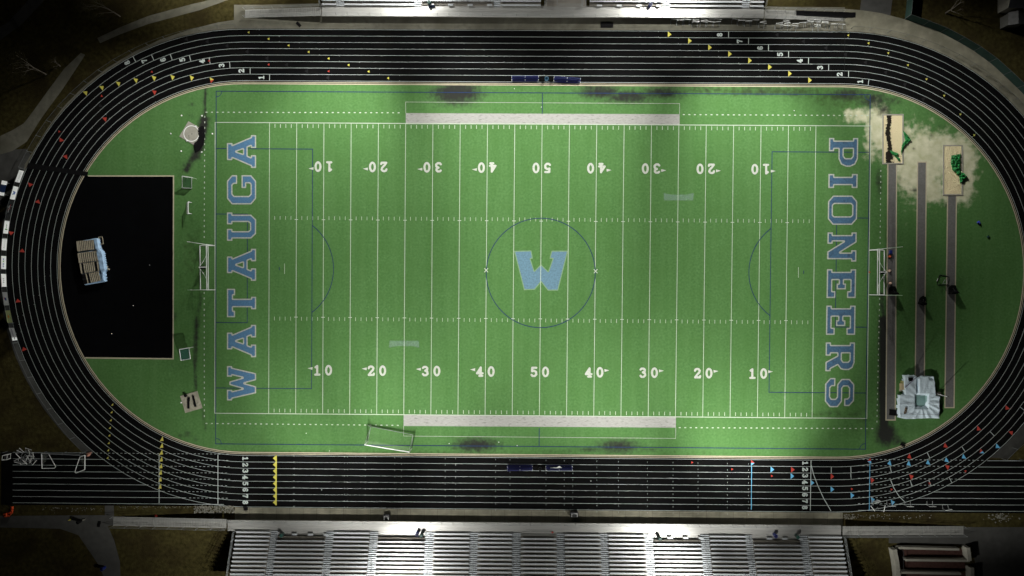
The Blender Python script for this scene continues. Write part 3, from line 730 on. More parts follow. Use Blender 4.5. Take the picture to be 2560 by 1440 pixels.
for nm, lab, B, dark in (('sand_pit', 'sand pit with a black rubber stain beside the end zone', (2207, 287, 2257, 409), True), ('sand_pit', 'clean yellow sand pit beside the right bend of the track', (2358, 364, 2405, 487), False)):
    x0, y0, x1, y1 = B; c = W((x0 + x1) / 2, (y0 + y1) / 2)
    t = thing(nm, lab, 'sand pit', c, group='jump pits')
    k = MB(); P = [W(x0, y0), W(x1, y0), W(x1, y1), W(x0, y1)]
    for a, b in zip(P, P[1:] + P[:1]):
        d = (b - a).normalized(); k.box((a + b) / 2 + Vector((0, 0, .045)), ((b - a).length + (.2 if abs(d.x) > .5 else -.2), .2, .09), math.atan2(d.y, d.x))
    k.build('kerb', WALLC, t, off=c)
    mb, idx, X, Y = field_mesh([(x0 + 1.5, y0 + 1.5), (x1 - 1.5, y0 + 1.5), (x1 - 1.5, y1 - 1.5), (x0 + 1.5, y1 - 1.5)], .9,
        lambda x, y, d: .045 + .05 * nz3(x, y, .35, 1) + .03 * nz3(x, y, .9, 5) + (.05 * nz3(x * 2.2, y * .5, .3, 9) if not dark else 0))
    o = mb.build('sand', SAND, t, off=c, smooth=False)
    at = o.data.attributes.new('dark', 'FLOAT', 'POINT'); va = np.zeros(len(mb.v), np.float32)
    if dark:
        for (i, j), n_ in idx.items():
            x, y = X[j, i], Y[j, i]
            va[n_] = .78 * math.exp(-((x - (2221 + .02 * (y - 290) + 2 * math.sin(y * .09))) / 7.5) ** 2) * (1 if y < 398 else .5) + (.35 if y > 380 and 2214 < x < 2236 else 0)
    at.data.foreach_set('value', va)
def tarp(name, label, cat, poly, m, amp=.2, base=.10, sc=.25, seed=0, step=1.0, group=None, stretch=1.0):
    cx = sum(p[0] for p in poly) / len(poly); cy = sum(p[1] for p in poly) / len(poly); c = W(cx, cy)
    mb, *_ = field_mesh(poly, step, lambda x, y, d: base + amp * (.5 + nz3(x * stretch, y, sc, seed)) * min(1, d / 2.5 + .15))
    o = mb.build(name, m, off=c, smooth=True); o.location = c
    sl = o.modifiers.new('t', 'SOLIDIFY'); sl.thickness = .015
    return tag(o, label, cat, group)
Z6 = lambda L: [(2180 + x / 6, 260 + y / 6) for x, y in L]
tarp('green_tarp', 'green tarp bunched up outside the stained sand pit', 'tarp', Z6([(455, 385), (505, 430), (560, 495), (592, 540), (540, 590), (490, 640), (455, 730), (440, 790), (436, 690), (450, 600), (500, 545)]), GTARP, .35, seed=3, group='green pit covers')
tarp('green_tarp', 'small green tarp scrap lying on the stained sand', 'tarp', Z6([(260, 690), (330, 715), (400, 740), (405, 770), (360, 775), (415, 810), (435, 860), (395, 850), (360, 800), (290, 745)]), GTARP, .25, seed=8, group='green pit covers')
tarp('green_tarp', 'large green tarp draped over the clean sand pit', 'tarp', Z6([(1190, 770), (1335, 745), (1325, 1010), (1390, 1040), (1435, 1095), (1370, 1140), (1325, 1215), (1300, 1080), (1200, 985), (1180, 880)]), GTARP, .40, seed=5, group='green pit covers')

# ------------------------------------------------------------------ grandstands
ZD, RISE, RUNB, SEATH = 1.2, .25, .59, .43
def stand(name, label, sgn, y_front, y_back, secs, cut, nrows, aend, indiv):
    """sgn -1: lower stand (b grows negative), +1 upper; secs: pixel x ranges at the first row"""
    bf = AB(1280, y_front, ZD)[1]; bb = AB(1280, y_back, ZD)[1]
    aa = lambda x: AB(x, y_back, ZD + .45)[0]
    a0, a1 = aa(aend[0]), aa(aend[1])
    org = T((a0 + a1) / 2, (bf + bb) / 2); t = thing(name, label, 'grandstand', org)
    def part(nm, mb, m, par=None, **kw):
        o = mb.build(nm, m, par or t, off=org if not par or par is t else None, **kw)
        if par and par is not t: o.location = -Vector(org); o.matrix_parent_inverse.identity()
        return o
    bk = lambda k: bb + sgn * RUNB * k
    # walkway deck: planks
    wk = MB(); w = abs(bb - bf) + .12; n = 7
    for i in range(n):
        p, q = bf + sgn * w * i / n, bf + sgn * (w * (i + 1) / n - .012); wk.bab(a0, a1, p, q, ZD - .06, ZD)
    wk.bab(a0, a1, bf - sgn * .004, bf + sgn * .05, ZD - .30, ZD - .062)
    part('walkway', wk, ALU)
    a = a0 + .5
    while a < a1:
        sp = MB(); p1, p2 = T(a, bf + sgn * .35, ZD - .3), T(a, bb, ZD - .3)
        sp.tube(T(a, bf + sgn * .35, -.02), T(a, bf + sgn * .35, ZD - .06), .06).tube(T(a, bb, -.02), T(a, bb, ZD - .06), .06).tube(p1, p2, .045); a += 3.7
        part('support_frame', sp, DARK)
    gr = MB(); a = a0 + .6; zr = ZD + 1.07
    while a < a1:
        gr.tube(T(a, bf + sgn * .06, ZD - .2), T(a, bf + sgn * .06, zr), .028); a += 1.86
    for zz, rr in ((zr, .024), (ZD + .62, .014), (ZD + .18, .014)): gr.tube(T(a0, bf + sgn * .06, zz), T(a1, bf + sgn * .06, zz), rr)
    part('guard_rail', gr, GALV)
    rest = MB(); mk = 0
    for si, (x0, x1) in enumerate(secs):
        s0, s1 = aa(x0), aa(x1); skip = cut.get(si, 0); fb = MB()
        for k in range(nrows):
            if k < skip - 1: continue
            z = ZD + RISE * (k + 1)
            fb.bab(s0, s1, bk(k) + sgn * .29, bk(k + 1) + sgn * .23, z - .05, z)
            fb.bab(s0, s1, bk(k) + sgn * .20, bk(k) + sgn * .236, z - RISE - (.06 if k == skip - 1 else 0), z)
        so = part('seating_section', fb, ALUD)
        for k in range(skip, nrows):
            z = ZD + RISE * k + SEATH; tgt = MB() if k < indiv else rest
            tgt.bab(s0, s1, bk(k) + sgn * .02, bk(k) + sgn * .28, z - .045, z)
            a = s0 + .6
            while a < s1: tgt.bab(a - .03, a + .03, bk(k) + sgn * .1, bk(k) + sgn * .16, z - .40, z - .047); a += 1.85
            if k < indiv: part('bench', tgt, ALU2, so)
        if sgn < 0 and si in (5, 6, 7):
            for k in range(skip, 11):
                if k % 2 == (0 if si != 6 else 0) or si == 6:
                    for q in range(3):
                        a = s0 + (s1 - s0) * (.08 + .32 * q); z = ZD + RISE * k + SEATH + .004; sm = MB(); sm.bab(a, a + .12, bk(k) + sgn * .10, bk(k) + sgn * .22, z, z + .004); part('seat_sticker', sm, WPAINT, so)
        if skip and si != 6:     # wheelchair bay: railing and companion seats
            rl = MB(); b = bk(skip) + sgn * .0
            zf = ZD + RISE * skip
            for zz in (zf + .95, zf + .5): rl.tube(T(s0, b, zz), T(s1, b, zz), .025)
            a = s0 + .3
            while a < s1: rl.tube(T(a, b, zf), T(a, b, zf + .95), .025); a += 1.85
            part('bay_rail', rl, DARK, so)
            dkm = MB(); dkm.bab(s0, s1, bb + sgn * .13, bk(skip - 1) + sgn * .19, ZD - .06, ZD - .004); part('bay_floor', dkm, ALU, so)
            if si != 3 or sgn > 0:
                for q in range(3 if sgn < 0 else 4):
                    cs = MB(); a = s0 + (s1 - s0) * ((.30 + .33 * q) if sgn < 0 else (.10 + .27 * q))
                    ob = .30 if sgn < 0 else .0; cs.bab(a, a + .85, bb + sgn * (ob + .02), bb + sgn * (ob + .30), ZD + SEATH - .045, ZD + SEATH)
                    for e in (.12, .67): cs.bab(a + e, a + e + .06, bb + sgn * (ob + .12), bb + sgn * (ob + .18), ZD, ZD + SEATH - .047)
                    part('companion_seat', cs, ALU2, so)
        elif skip:
            rl = MB(); b = bb + sgn * .05
            for zz in (ZD + 1.0, ZD + .5): rl.pipe([T(s0, b + sgn * .5, zz), T(s0, b, zz), T(s1, b, zz), T(s1, b + sgn * .5, zz)], .028)
            for q in range(5): a = s0 + (s1 - s0) * q / 4; rl.tube(T(a, b, ZD), T(a, b, ZD + 1.0), .028)
            part('bay_rail', rl, GALV, so)
            dkm = MB(); dkm.bab(s0, s1, bb + sgn * .13, bk(skip) + sgn * .19, ZD - .06, ZD - .004); part('bay_floor', dkm, ALU, so)
    if rest.f:
        o = part('bench', rest, ALU2); o['kind'] = 'stuff'
    # aisles between the sections
    for (p, q) in zip(secs, secs[1:]):
        s0, s1 = aa(p[1]) + .02, aa(q[0]) - .02
        if s1 - s0 < .4 or s1 - s0 > 2: continue
        st = MB(); hr = MB()
        for k in range(nrows):
            z = ZD + RISE * (k + 1)
            st.bab(s0, s1, bk(k) + sgn * .0, bk(k) + sgn * .30, z - RISE - .02, z - RISE / 2)
            st.bab(s0, s1, bk(k) + sgn * .30, bk(k + 1) - sgn * .004, z - RISE - .02, z)
        ao = part('aisle', st, ALU2)
        ns = MB()
        for k in range(nrows):
            z = ZD + RISE * (k + 1)
            ns.bab(s0, s1, bk(k) - sgn * .03, bk(k) + sgn * .035, z - RISE / 2 + .001, z - RISE / 2 + .012)
            ns.bab(s0, s1, bk(k) + sgn * .28, bk(k) + sgn * .335, z + .001, z + .012)
        part('step_nosing', ns, DARK, ao)
        am = (s0 + s1) / 2
        for k in range(0, nrows - 1, 2):
            z = ZD + RISE * (k + 1)
            hr.pipe([T(am, bk(k) + sgn * .4, z), T(am, bk(k) + sgn * .4, z + .9), T(am, bk(k + 1) + sgn * .4, z + RISE + .9), T(am, bk(k + 1) + sgn * .4, z + RISE)], .022)
        part('handrail', hr, GALV, ao)
    # end rails up the side of the rows
    for e, s in ((secs[0][0], -1), (secs[-1][1], 1)):
        a = aa(e) + s * .25; er = MB()
        for dz in (1.05, .7, .35): er.tube(T(a, bb, ZD + dz + .3), T(a, bk(nrows), ZD + RISE * nrows + dz + .3), .025)
        for k in range(0, nrows + 1, 2): er.tube(T(a, bk(k), ZD + RISE * k - .1), T(a, bk(k), ZD + RISE * k + 1.35), .028)
        part('end_rail', er, GALV)
    # back-side legs
    return t, org, bf, bb, a0, a1, part
SB = [(590, 676), (694, 814), (834, 924), (945, 1062), (1085, 1174), (1195, 1280), (1302, 1391), (1412, 1501), (1521, 1612), (1634, 1752), (1774, 1864), (1882, 2000), (2021, 2105)]
lower = stand('grandstand', 'long silver aluminium grandstand along the lower edge with many bench rows', -1, 1307, 1332, SB, {1: 2, 3: 2, 6: 1, 9: 2, 11: 2}, 14, (566, 2106), 7)
SU = [(805, 840), (860, 1034), (1053, 1234), (1251, 1352), (1474, 1657), (1677, 1855), (1875, 1909)]
upper = stand('grandstand', 'silver aluminium grandstand along the upper edge, mostly cut off by the frame', 1, 41.5, 17.5, SU, {2: 1, 4: 1}, 9, (803, 1912), 5)
def ramp(st, corners_hi, corners_lo, steps=46, rail=True):
    """ramp part: (px front, px back) at the deck end and at the ground end"""
    t, org, bf, bb, a0, a1, part = st
    hi = [AB(*p, ZD) for p in corners_hi]; lo = [AB(*p, .08) for p in corners_lo]
    rm = MB(); n = steps
    f0, f1 = Vector((*hi[0], 0)), Vector((*lo[0], 0)); g0, g1 = Vector((*hi[1], 0)), Vector((*lo[1], 0))
    for k in range(n):
        u0, u1 = k / n, (k + .93) / n; z0, z1 = ZD - .004 + (.02 - ZD) * u0, ZD - .004 + (.02 - ZD) * u1
        p = [f0.lerp(f1, u0), f0.lerp(f1, u1), g0.lerp(g1, u1), g0.lerp(g1, u0)]; zz = [z0, z1, z1, z0]
        V8 = [T(q.x, q.y, z - .07) for q, z in zip(p, zz)] + [T(q.x, q.y, z) for q, z in zip(p, zz)]
        rm.hexa(V8)
    ro = part('ramp', rm, RIB)
    rr = MB(); m = 8
    for A, B in ((f0, f1), (g0, g1)):
        for k in range(m + 1):
            q = A.lerp(B, k / m); z = ZD + (.02 - ZD) * k / m; rr.tube(T(q.x, q.y, z - .1), T(q.x, q.y, z + 1.05), .028)
        for dz in (1.05, .6): rr.tube(T(A.x, A.y, ZD + dz), T(B.x, B.y, .02 + dz), .028)
    part('ramp_rail', rr, GALV, ro)
    lg_ = MB()
    for k in (1, 3, 5):
        for A, B in ((f0, f1), (g0, g1)):
            q = A.lerp(B, k / 8); z = ZD + (.02 - ZD) * k / 8 - .08; lg_.tube(T(q.x, q.y, -.02), T(q.x, q.y, z), .05)
    part('ramp_leg', lg_, DARK, ro)
ramp(lower, [(566, 1298), (566, 1321)], [(282, 1292), (282, 1315)]); ramp(lower, [(2107, 1316), (2107, 1338)], [(2410, 1316), (2410, 1337)])
ramp(upper, [(803, 39), (803, 17.5)], [(612, 44), (612, 24)], 34); ramp(upper, [(1912, 45.5), (1912, 23)], [(2108, 52), (2108, 31)], 34)
# stair opening in the upper stand
sv = MB(); t, org, bf, bb, a0, a1, part = upper
s0, s1 = AB(1362, 17, ZD)[0], AB(1466, 17, ZD)[0]
sv.bab(s0, s1, bb + .13, bb + 3.2, ZD - .10, ZD - .02); part('stair_landing', sv, ALUD)
vr = MB()
for x in (1362, 1366, 1393, 1455, 1458, 1464):
    a = AB(x, 12, ZD + .9)[0]
    for zz in (ZD + 1.05, ZD + .55): vr.tube(T(a, bb + .1, zz), T(a, bb + 3, zz), .03)
    vr.tube(T(a, bb + .1, ZD - .1), T(a, bb + .1, ZD + 1.05), .03)
for zz in (ZD + 1.05, ZD + .55): vr.tube(T(AB(1393, 12, 2)[0], bb + .1, zz), T(AB(1457, 12, 2)[0], bb + .1, zz), .03)
part('stair_rail', vr, GALV)
# bins on the walkways
def bin_(x, y, kind, label, z=ZD, group='litter bins on the stands', nm='litter_bin'):
    c = W(x, y, z); o = MB(); t = thing(nm, label, 'bin', c, group=group)
    if kind == 'blue':
        MB().lathe((0, 0, 0), [(.24, 0), (.27, .05), (.29, .80), (.31, .82), (.31, .88)]).build('drum', BLUEP, t)
        MB().lathe((0, 0, .882), [(.25, 0), (.20, .06), (.05, .07)]).build('lid', mat('bin_lid', (.004, .006, .05), .5, .3), t)
    elif kind == 'ring':
        MB().lathe((0, 0, 0), [(.26, 0), (.30, .70), (.33, .74), (.33, .80), (.25, .80), (.22, .45)]).build('drum', mat('ring_blue', (.05, .13, .20), .5, .4), t)
        MB().lathe((0, 0, .30), [(.215, 0), (.215, .02)]).build('liner', BLACK, t)
    elif kind == 'black':
        MB().lathe((0, 0, 0), [(.24, 0), (.30, .80), (.30, .85)]).build('drum', BLACK, t)
        MB().lathe((0, 0, .852), [(.28, 0), (.10, .08)]).build('lid', BLACK, t)
    else:
        b = MB(); b.lathe((0, 0, 0), [(.30, 0), (.36, .95)], 4).build('body', GREENP, t)
        l = MB(); l.lathe((0, 0, .955), [(.39, 0), (.39, .06), (.28, .14)], 4); l.build('lid', mat('bin_lid_green', (.03, .09, .075), .45, .4), t)
        h = MB(); h.box((0, .27, .9), (.5, .06, .06)); h.build('handle', DARK, t)
    return t
bin_(708, 1334, 'green', 'dark green bin near the left end of the lower stand')
bin_(1044, 1332, 'blue', 'blue drum bin beside a green bin in the bright lower walkway')
bin_(1055, 1334, 'green', 'green bin beside the blue drum on the lower walkway')
bin_(1647, 1342, 'green', 'green bin at the front bay right of centre on the lower stand')
bin_(1935, 1336, 'blue', 'dark blue drum bin in the right bay of the lower stand')
bin_(1989, 1338, 'green', 'green bin at the right end of the last lower bay')
bin_(1074, 11, 'green', 'dark green bin on the upper walkway by the blue sack')
bin_(1624, 15, 'blue', 'blue drum bin standing on the upper walkway')
tarp('waste_sack', 'dark blue waste sack on the upper walkway beside a green bin', 'sack', [(1068, 12), (1077, 8), (1087, 12), (1088, 18), (1078, 20), (1071, 19)], mat('sack_blue', (.012, .022, .07), .4, .5), .5, ZD + .1, seed=2)
bin_(1366, 199.5, 'ring', 'pale blue rimmed bin between the two upper team benches', 0, 'track side bins')
bin_(1350, 1170, 'black', 'black bin between the two lower team benches', 0, 'track side bins')

# ------------------------------------------------------------------ floodlight towers
def tower(x, y, label, k):
    c = Vector((x, y, 0)); t = thing('floodlight_tower', label, 'floodlight', c, group='floodlight towers behind the stands')
    MB().lathe((0, 0, -.03), [(.42, 0), (.38, 4), (.20, 27.4), (.20, 27.8)], 12).build('pole', GALV, t)
    MB().lathe((0, 0, -.03), [(.8, 0), (.8, .35), (.6, .45)], 12).build('footing', WALLC, t)
    for z in (26.0, 27.3): MB().box((0, 0, z), (6.4, .16, .16)).build('crossarm', GALV, t)
    d = 1 if y < 0 else -1
    for i in range(10):
        px, pz = -2.8 + 1.4 * (i % 5), (26.0, 27.3)[i // 5]
        h = MB(); h.box((px, d * .35, pz), (.55, .45, .5)); h.build('lamp_housing', DARK, t)
TW = [(-22.6, -55), (32.0, -55.5), (-22.4, 60.5), (31.8, 60)]
for k, (x, y) in enumerate(TW):
    tower(x, y, ['floodlight tower behind the lower stand, left of centre', 'floodlight tower behind the lower stand, right of centre', 'floodlight tower behind the upper stand, left of centre', 'floodlight tower behind the upper stand, right of centre'][k], k)
LIGHTCOL = (1.0, .985, .93)
def spot(loc, tgt, w, size, blend, name='floodlight_beam'):
    l = bpy.data.lights.new(name, 'SPOT'); l.energy = w; l.spot_size = R(size); l.spot_blend = blend; l.color = LIGHTCOL; l.shadow_soft_size = .35
    o = bpy.data.objects.new(name, l); C.objects.link(o); o.location = loc
    o.rotation_euler = (Vector(tgt) - Vector(loc)).to_track_quat('-Z', 'Y').to_euler()
# every beam: (tower, metres to the right of the tower, metres out over the pitch, cone, kilowatts)
BEAMS = [(0, 24, 4, 44, 12.8), (0, 24, 28, 44, 4.8), (0, 24, 42, 44, 52.9), (0, 24, 42, 64, 53.9), (0, 8, 4, 44, 19.0), (0, 8, 4, 64, 17.2), (0, 8, 28, 44, 23.2), (0, 8, 56, 44, 122.6), (0, -8, 4, 44, 16.7), (0, -8, 16, 44, 3.2), (0, -8, 28, 44, 42.6), (0, -8, 42, 44, 84.0), (0, -24, 4, 44, 26.5), (0, -24, 28, 44, 25.0), (0, -24, 42, 44, 34.2), (0, -40, 4, 44, 20.0), (0, -40, 28, 44, 61.3), (0, -40, 42, 44, 0.9), (0, -40, 56, 44, 22.7), (0, 0, 8, 150, 6.0), (1, -24, 4, 44, 21.8), (1, -24, 42, 44, 0.6), (1, -24, 42, 64, 56.4), (1, -24, 56, 44, 157.7), (1, -8, 4, 64, 6.8), (1, -8, 16, 44, 16.1), (1, -8, 28, 44, 19.4), (1, -8, 42, 44, 15.5), (1, 8, 4, 44, 14.9), (1, 8, 28, 44, 49.3), (1, 8, 42, 44, 178.4), (1, 24, 4, 44, 20.4), (1, 24, 28, 44, 11.0), (1, 40, 28, 44, 52.3), (1, 74, 42, 44, 69.1), (1, 0, 8, 150, 6.0), (2, 24, 4, 44, 31.0), (2, 24, 42, 44, 145.1), (2, 24, 42, 64, 24.1), (2, 8, 4, 44, 182.9), (2, 8, 4, 64, 6.0), (2, 8, 16, 44, 1.1), (2, 8, 28, 44, 27.6), (2, -8, 4, 64, 16.3), (2, -8, 28, 44, 42.4), (2, -8, 42, 44, 155.4), (2, -24, 4, 44, 150.1), (2, -24, 28, 44, 36.6), (2, -40, 42, 44, 92.2), (2, -56, 56, 44, 65.1), (2, -74, 56, 44, 34.3), (2, 0, 8, 150, 6.0), (3, -24, 42, 44, 129.5), (3, -24, 42, 64, 13.9), (3, -8, 16, 44, 16.1), (3, -8, 16, 64, 21.4), (3, -8, 28, 44, 7.7), (3, 8, 4, 44, 117.6), (3, 8, 28, 44, 5.7), (3, 8, 28, 64, 3.9), (3, 8, 42, 44, 192.0), (3, 24, 16, 44, 26.2), (3, 24, 28, 44, 59.4), (3, 24, 42, 44, 34.1), (3, 40, 28, 44, 11.5), (3, 56, 42, 44, 103.1), (3, 0, 8, 150, 6.0)]
for i, (k, dx, dy, sz, kw) in enumerate(BEAMS):
    x, y = TW[k]; d = 1 if y < 0 else -1
    spot(Vector((x + (i % 5 - 2) * .7, y + d * .85, 26.0 + 1.3 * (i % 2))), (x + dx, y + d * dy, 0), kw * 1000, sz, 1.0)

# ------------------------------------------------------------------ goals
def combo(sg, pts, label):
    """football uprights over a soccer goal; pts: ground pixels of the two posts"""
    A, B = W(*pts[0]), W(*pts[1]); c = (A + B) / 2; t = thing('goalpost', label, 'goalpost', c, group='combined goalposts at the end lines')
    A, B = A - c, B - c; up = Vector((0, 0, 1)); out = Vector((sg, 0, 0))
    for P in (A, B):
        MB().tube(P, P + up * 3.05, .075).tube(P + up * 3.05, P + up * 9.6, .05).build('upright', WPAINT, t)
    MB().tube(A + up * 3.05, B + up * 3.05, .075).build('crossbar', WPAINT, t)
    MB().tube(A + up * 2.44, B + up * 2.44, .06).build('soccer_bar', WPAINT, t)
    M = (A + B) / 2
    MB().pipe([M + out * 1.75, M + out * 1.75 + up * 1.7, M + out * 1.2 + up * 2.75, M + up * 3.05], .085).build('gooseneck', WPAINT, t)
    MB().lathe(tuple(M + out * 1.75), [(.28, 0), (.28, 1.3), (.2, 1.35)], 10).build('base_pad', BLACK, t)
    fr = MB()
    for P in (A, B): fr.tube(P + out * 2.4 + up * .06, P + up * .06, .05).tube(P + up * 2.44, P + out * .9 + up * 2.3, .035).tube(P + out * .9 + up * 2.3, P + out * 2.4 + up * .06, .035)
    fr.tube(A + out * 2.4 + up * .07, B + out * 2.4 + up * .07, .085)
    fr.build('net_frame', WPAINT, t)
    nt = MB(); n = 14; rows = []
    for i in range(n + 1):
        P = A.lerp(B, i / n); sag = math.sin(math.pi * ((i / n * 2) % 1)) * .55
        rows.append([P + up * 2.42, P + out * (.5 + sag * .3) + up * (2.1 - sag), P + out * (1.2 + sag * .4) + up * (1.3 - sag * .6), P + out * 2.35 + up * .1])
    for i in range(n):
        for j in range(3): nt.face([rows[i][j], rows[i + 1][j], rows[i + 1][j + 1], rows[i][j + 1]])
    nt.build('net', NET, t)
    rp = MB()
    for s in (0, 1):
        q = [A.lerp(B, s * .5 + .5 * e / 8) + out * (.35 + 1.3 * abs(e / 8 - (.5 if False else s)) ** 1.6) + up * (2.2 - .7 * math.sin(math.pi * e / 8)) for e in range(9)]
        rp.pipe(q, .035, 5)
    rp.build('net_rope', WPAINT, t)
    return t
combo(-1, ((536, 614), (537.5, 724.5)), 'white goalpost with soccer net behind the left end zone')
combo(1, ((2174.5, 625.5), (2174, 737)), 'white goalpost with soccer net behind the right end zone')
# portable soccer goal
A, B = W(919.5, 1103.5), W(1029, 1121.5); BA, BB = W(927, 1066), W(1032, 1087); c = (A + B) / 2
t = thing('soccer_goal', 'large white portable soccer goal standing askew on the lower sideline', 'soccer goal', c)
off = c; up = Vector((0, 0, 1))
MB().tube(A + up * 2.44, B + up * 2.44, .075).build('crossbar', WPAINT, t, off=off)
for P in (A, B): MB().tube(P, P + up * 2.44, .07).build('upright', WPAINT, t, off=off)
fr = MB().pipe([A + up * .05, BA + up * .05, BB + up * .05, B + up * .05], .035)
for P, Q in ((A, BA), (B, BB)):
    D = (Q - P).normalized(); fr.pipe([P + up * 2.44, P + D * .7 + up * 2.3, Q + up * .05], .028)
fr.pipe([BA + up * .05, BA + up * .6, W(918, 1061, .6)], .03)
fr.build('net_frame', GALV, t, off=off)
nt = MB()
dA, dB = (BA - A).normalized() * .7, (BB - B).normalized() * .7
nt.face([A + up * 2.44, B + up * 2.44, B + dB + up * 2.3, A + dA + up * 2.3]); nt.face([A + dA + up * 2.3, B + dB + up * 2.3, BB + up * .08, BA + up * .08])
nt.face([A + up * .05, A + up * 2.44, A + dA + up * 2.3, BA + up * .08]); nt.face([B + up * .05, B + up * 2.44, B + dB + up * 2.3, BB + up * .08])
nt.build('net', mat('net_loose', (.55, .62, .50), .9, .05, alpha=.10), t, off=off)
# folded goal lying on the left chute
L_ = lambda pts, z=.08: [W(x, y, z) for x, y in pts]
c = W(158, 1155); t = thing('soccer_goal', 'white soccer goal lying folded flat on the dark left chute', 'soccer goal', c)
MB().pipe(L_([(104, 1134), (105, 1171)]), .07).pipe(L_([(105, 1171), (136, 1170.5), (139.5, 1167), (121, 1134), (104, 1134)]), .05).build('side_frame', WPAINT, t, off=c)
MB().pipe(L_([(212.5, 1137.5), (212, 1174)]), .08).pipe(L_([(212, 1174), (190, 1182.5), (187, 1180), (199.5, 1142.5), (212.5, 1137.5)]), .055).build('side_frame', WPAINT, t, off=c)
MB().pipe(L_([(121, 1135), (206, 1138.5)]), .05).pipe(L_([(104, 1133.5), (199, 1137)], .16), .03).build('crossbar', GALV, t, off=c)
MB().face(L_([(199.5, 1142.5), (212, 1174), (212.5, 1138)], .05)).face(L_([(106, 1136), (121, 1135.5), (108, 1165)], .05)).build('net', NET, t, off=c)
# small practice frames on the left D
def rebounder(P, label, legs=True, tilt=.5):
    c = W(sum(p[0] for p in P) / 4, sum(p[1] for p in P) / 4); t = thing('rebounder', label, 'rebounder', c, group='small practice frames')
    zz = [tilt, .08, .08, tilt] if legs else [.9, .9, .9, .9]
    Q = [W(*p, z) for p, z in zip(P, zz)]
    MB().pipe(Q + Q[:1], .055).build('frame', WPAINT, t, off=c)
    MB().face(Q).build('net', NETD, t, off=c)
    lg_ = MB()
    for q in (Q[0], Q[3]): lg_.tube(q, Vector((q.x * .998, q.y, 0)), .03)
    lg_.build('leg', WPAINT, t, off=c)
rebounder([(455.5, 440.5), (455.5, 469.5), (479, 471), (479.3, 443.8)], 'square white rebounder frame nearest the corner of the black apron', tilt=1.6)
rebounder([(448.5, 873.5), (452.5, 901), (476, 897), (472.2, 869.5)], 'tilted square white rebounder frame with green net near the lower pad', tilt=1.3)
c = W(473, 519); t = thing('mini_goal', 'small white goal standing between the rebounder and the goalpost', 'mini goal', c)
A, B = W(479.5, 506.5), W(479.5, 534.5)
MB().tube(A + up * 1.25, B + up * 1.25, .06).tube(A, A + up * 1.25, .05).tube(B, B + up * 1.25, .05).build('frame', WPAINT, t, off=c)
o_ = Vector((-.75, 0, 0)); MB().pipe([A + up * .05, A + o_ + up * .05, B + o_ + up * .05, B + up * .05], .045).build('base_bar', WPAINT, t, off=c)
MB().face([A + up * 1.25, B + up * 1.25, B + o_ + up * .06, A + o_ + up * .06]).build('net', NETD, t, off=c)
c = W(2358, 702); t = thing('mini_goal', 'dark framed mini goal with white bars between the runways', 'mini goal', c)
q = [W(2350, 687), W(2372, 692), W(2370, 712), W(2344, 712), W(2342, 703)]
MB().pipe([p + up * .06 for p in q + q[:1]], .05).build('base_frame', DARK, t, off=c)
MB().tube(W(2345, 696, .9), W(2342, 703, .9), .05).tube(W(2342.5, 703), W(2342, 703, .9), .035).tube(W(2345.5, 696), W(2345, 696, .9), .035).build('crossbar', WPAINT, t, off=c)
MB().pipe([W(2361, 700, .5), W(2368, 700, .5), W(2365, 709, .5), W(2357, 709, .5), W(2361, 700, .5)], .04).tube(W(2357, 709, .5), W(2357, 709, 0), .03).tube(W(2368, 700, .5), W(2368, 700, 0), .03).build('rear_bar', GALV, t, off=c)

# ------------------------------------------------------------------ team benches
def bench(x0, x1, y0, y1, face, label):
    A, B = W(x0, y0), W(x1, y1); d = B - A; c = (A + B) / 2; L = d.length; rz = math.atan2(d.y, d.x)
    t = thing('team_bench', label, 'bench', c, rz, 'navy team benches on the track')
    MB().box((0, 0, .44), (L, .34, .05)).build('seat', NAVYB, t)
    MB().box((0, face * .27, .78), (L, .05, .30), 0, -face * .18).build('backrest', NAVYB, t)
    MB().box((0, -face * .30, .22), (L, .22, .04)).build('footrest', NAVYB, t)
    for e in (-L / 2 + .03, 0, L / 2 - .03):
        MB().box((e, 0, .21), (.07, .5, .42)).tube((e, face * .20, .42), (e, face * .30, .95), .035).tube((e, -face * .2, .47), (e, -face * .24, .50), .04).build('leg', WPAINT, t)
    return t
bench(1279, 1346.5, 198.5, 198, 1, 'navy bench left of the pale blue bin on the upper straight')
bench(1384, 1450.5, 199.5, 204, 1, 'navy bench right of the pale blue bin, turned slightly askew')
bench(1268, 1331.5, 1169, 1168, -1, 'empty navy bench left of the black bin on the lower straight')
tb = bench(1364, 1430.5, 1168, 1168, -1, 'navy bench with a white sheet on the lower straight')
tarp('white_sheet', 'crumpled white sheet lying on the lower right team bench', 'sheet', [(1376, 1168.5), (1392, 1168), (1399, 1164), (1407, 1170.5), (1396, 1171.5), (1376, 1171.5)], mat('sheet_white', (.75, .76, .74), .7, .2), .15, .52, seed=4, step=.7)

# ------------------------------------------------------------------ throwing circles
c = W(476, 331); t = thing('throwing_circle', 'square concrete pad with a white ring near the upper left corner', 'throwing circle', c)
MB().prism(flat([(471.5, 303), (510, 326), (487, 364), (448.5, 341)], 0), 0, .05).build('pad', WALLC, t, off=c)
P = []
rg = MB(); rg.ribbon([W(479 + 19 * math.cos(k * math.pi / 16), 334 + 19.5 * math.sin(k * math.pi / 16)) for k in range(32)], .13, .056, closed=True); rg.build('ring', WPAINT, t, off=c)
MB().box(W(490, 316) + Vector((0, 0, .09)), (.2, .2, .08), .5).box(W(468, 352) + Vector((0, 0, .09)), (.2, .2, .08), .5).build('marker_block', WPAINT, t, off=c)
st_ = MB()
for x, y, r in ((480, 335, .09), (472, 340, .07), (473, 345, .06)): st_.lathe(W(x, y) + Vector((0, 0, .05)), [(r, 0), (r, .006)], 8)
st_.build('stain', DARK, t, off=c)
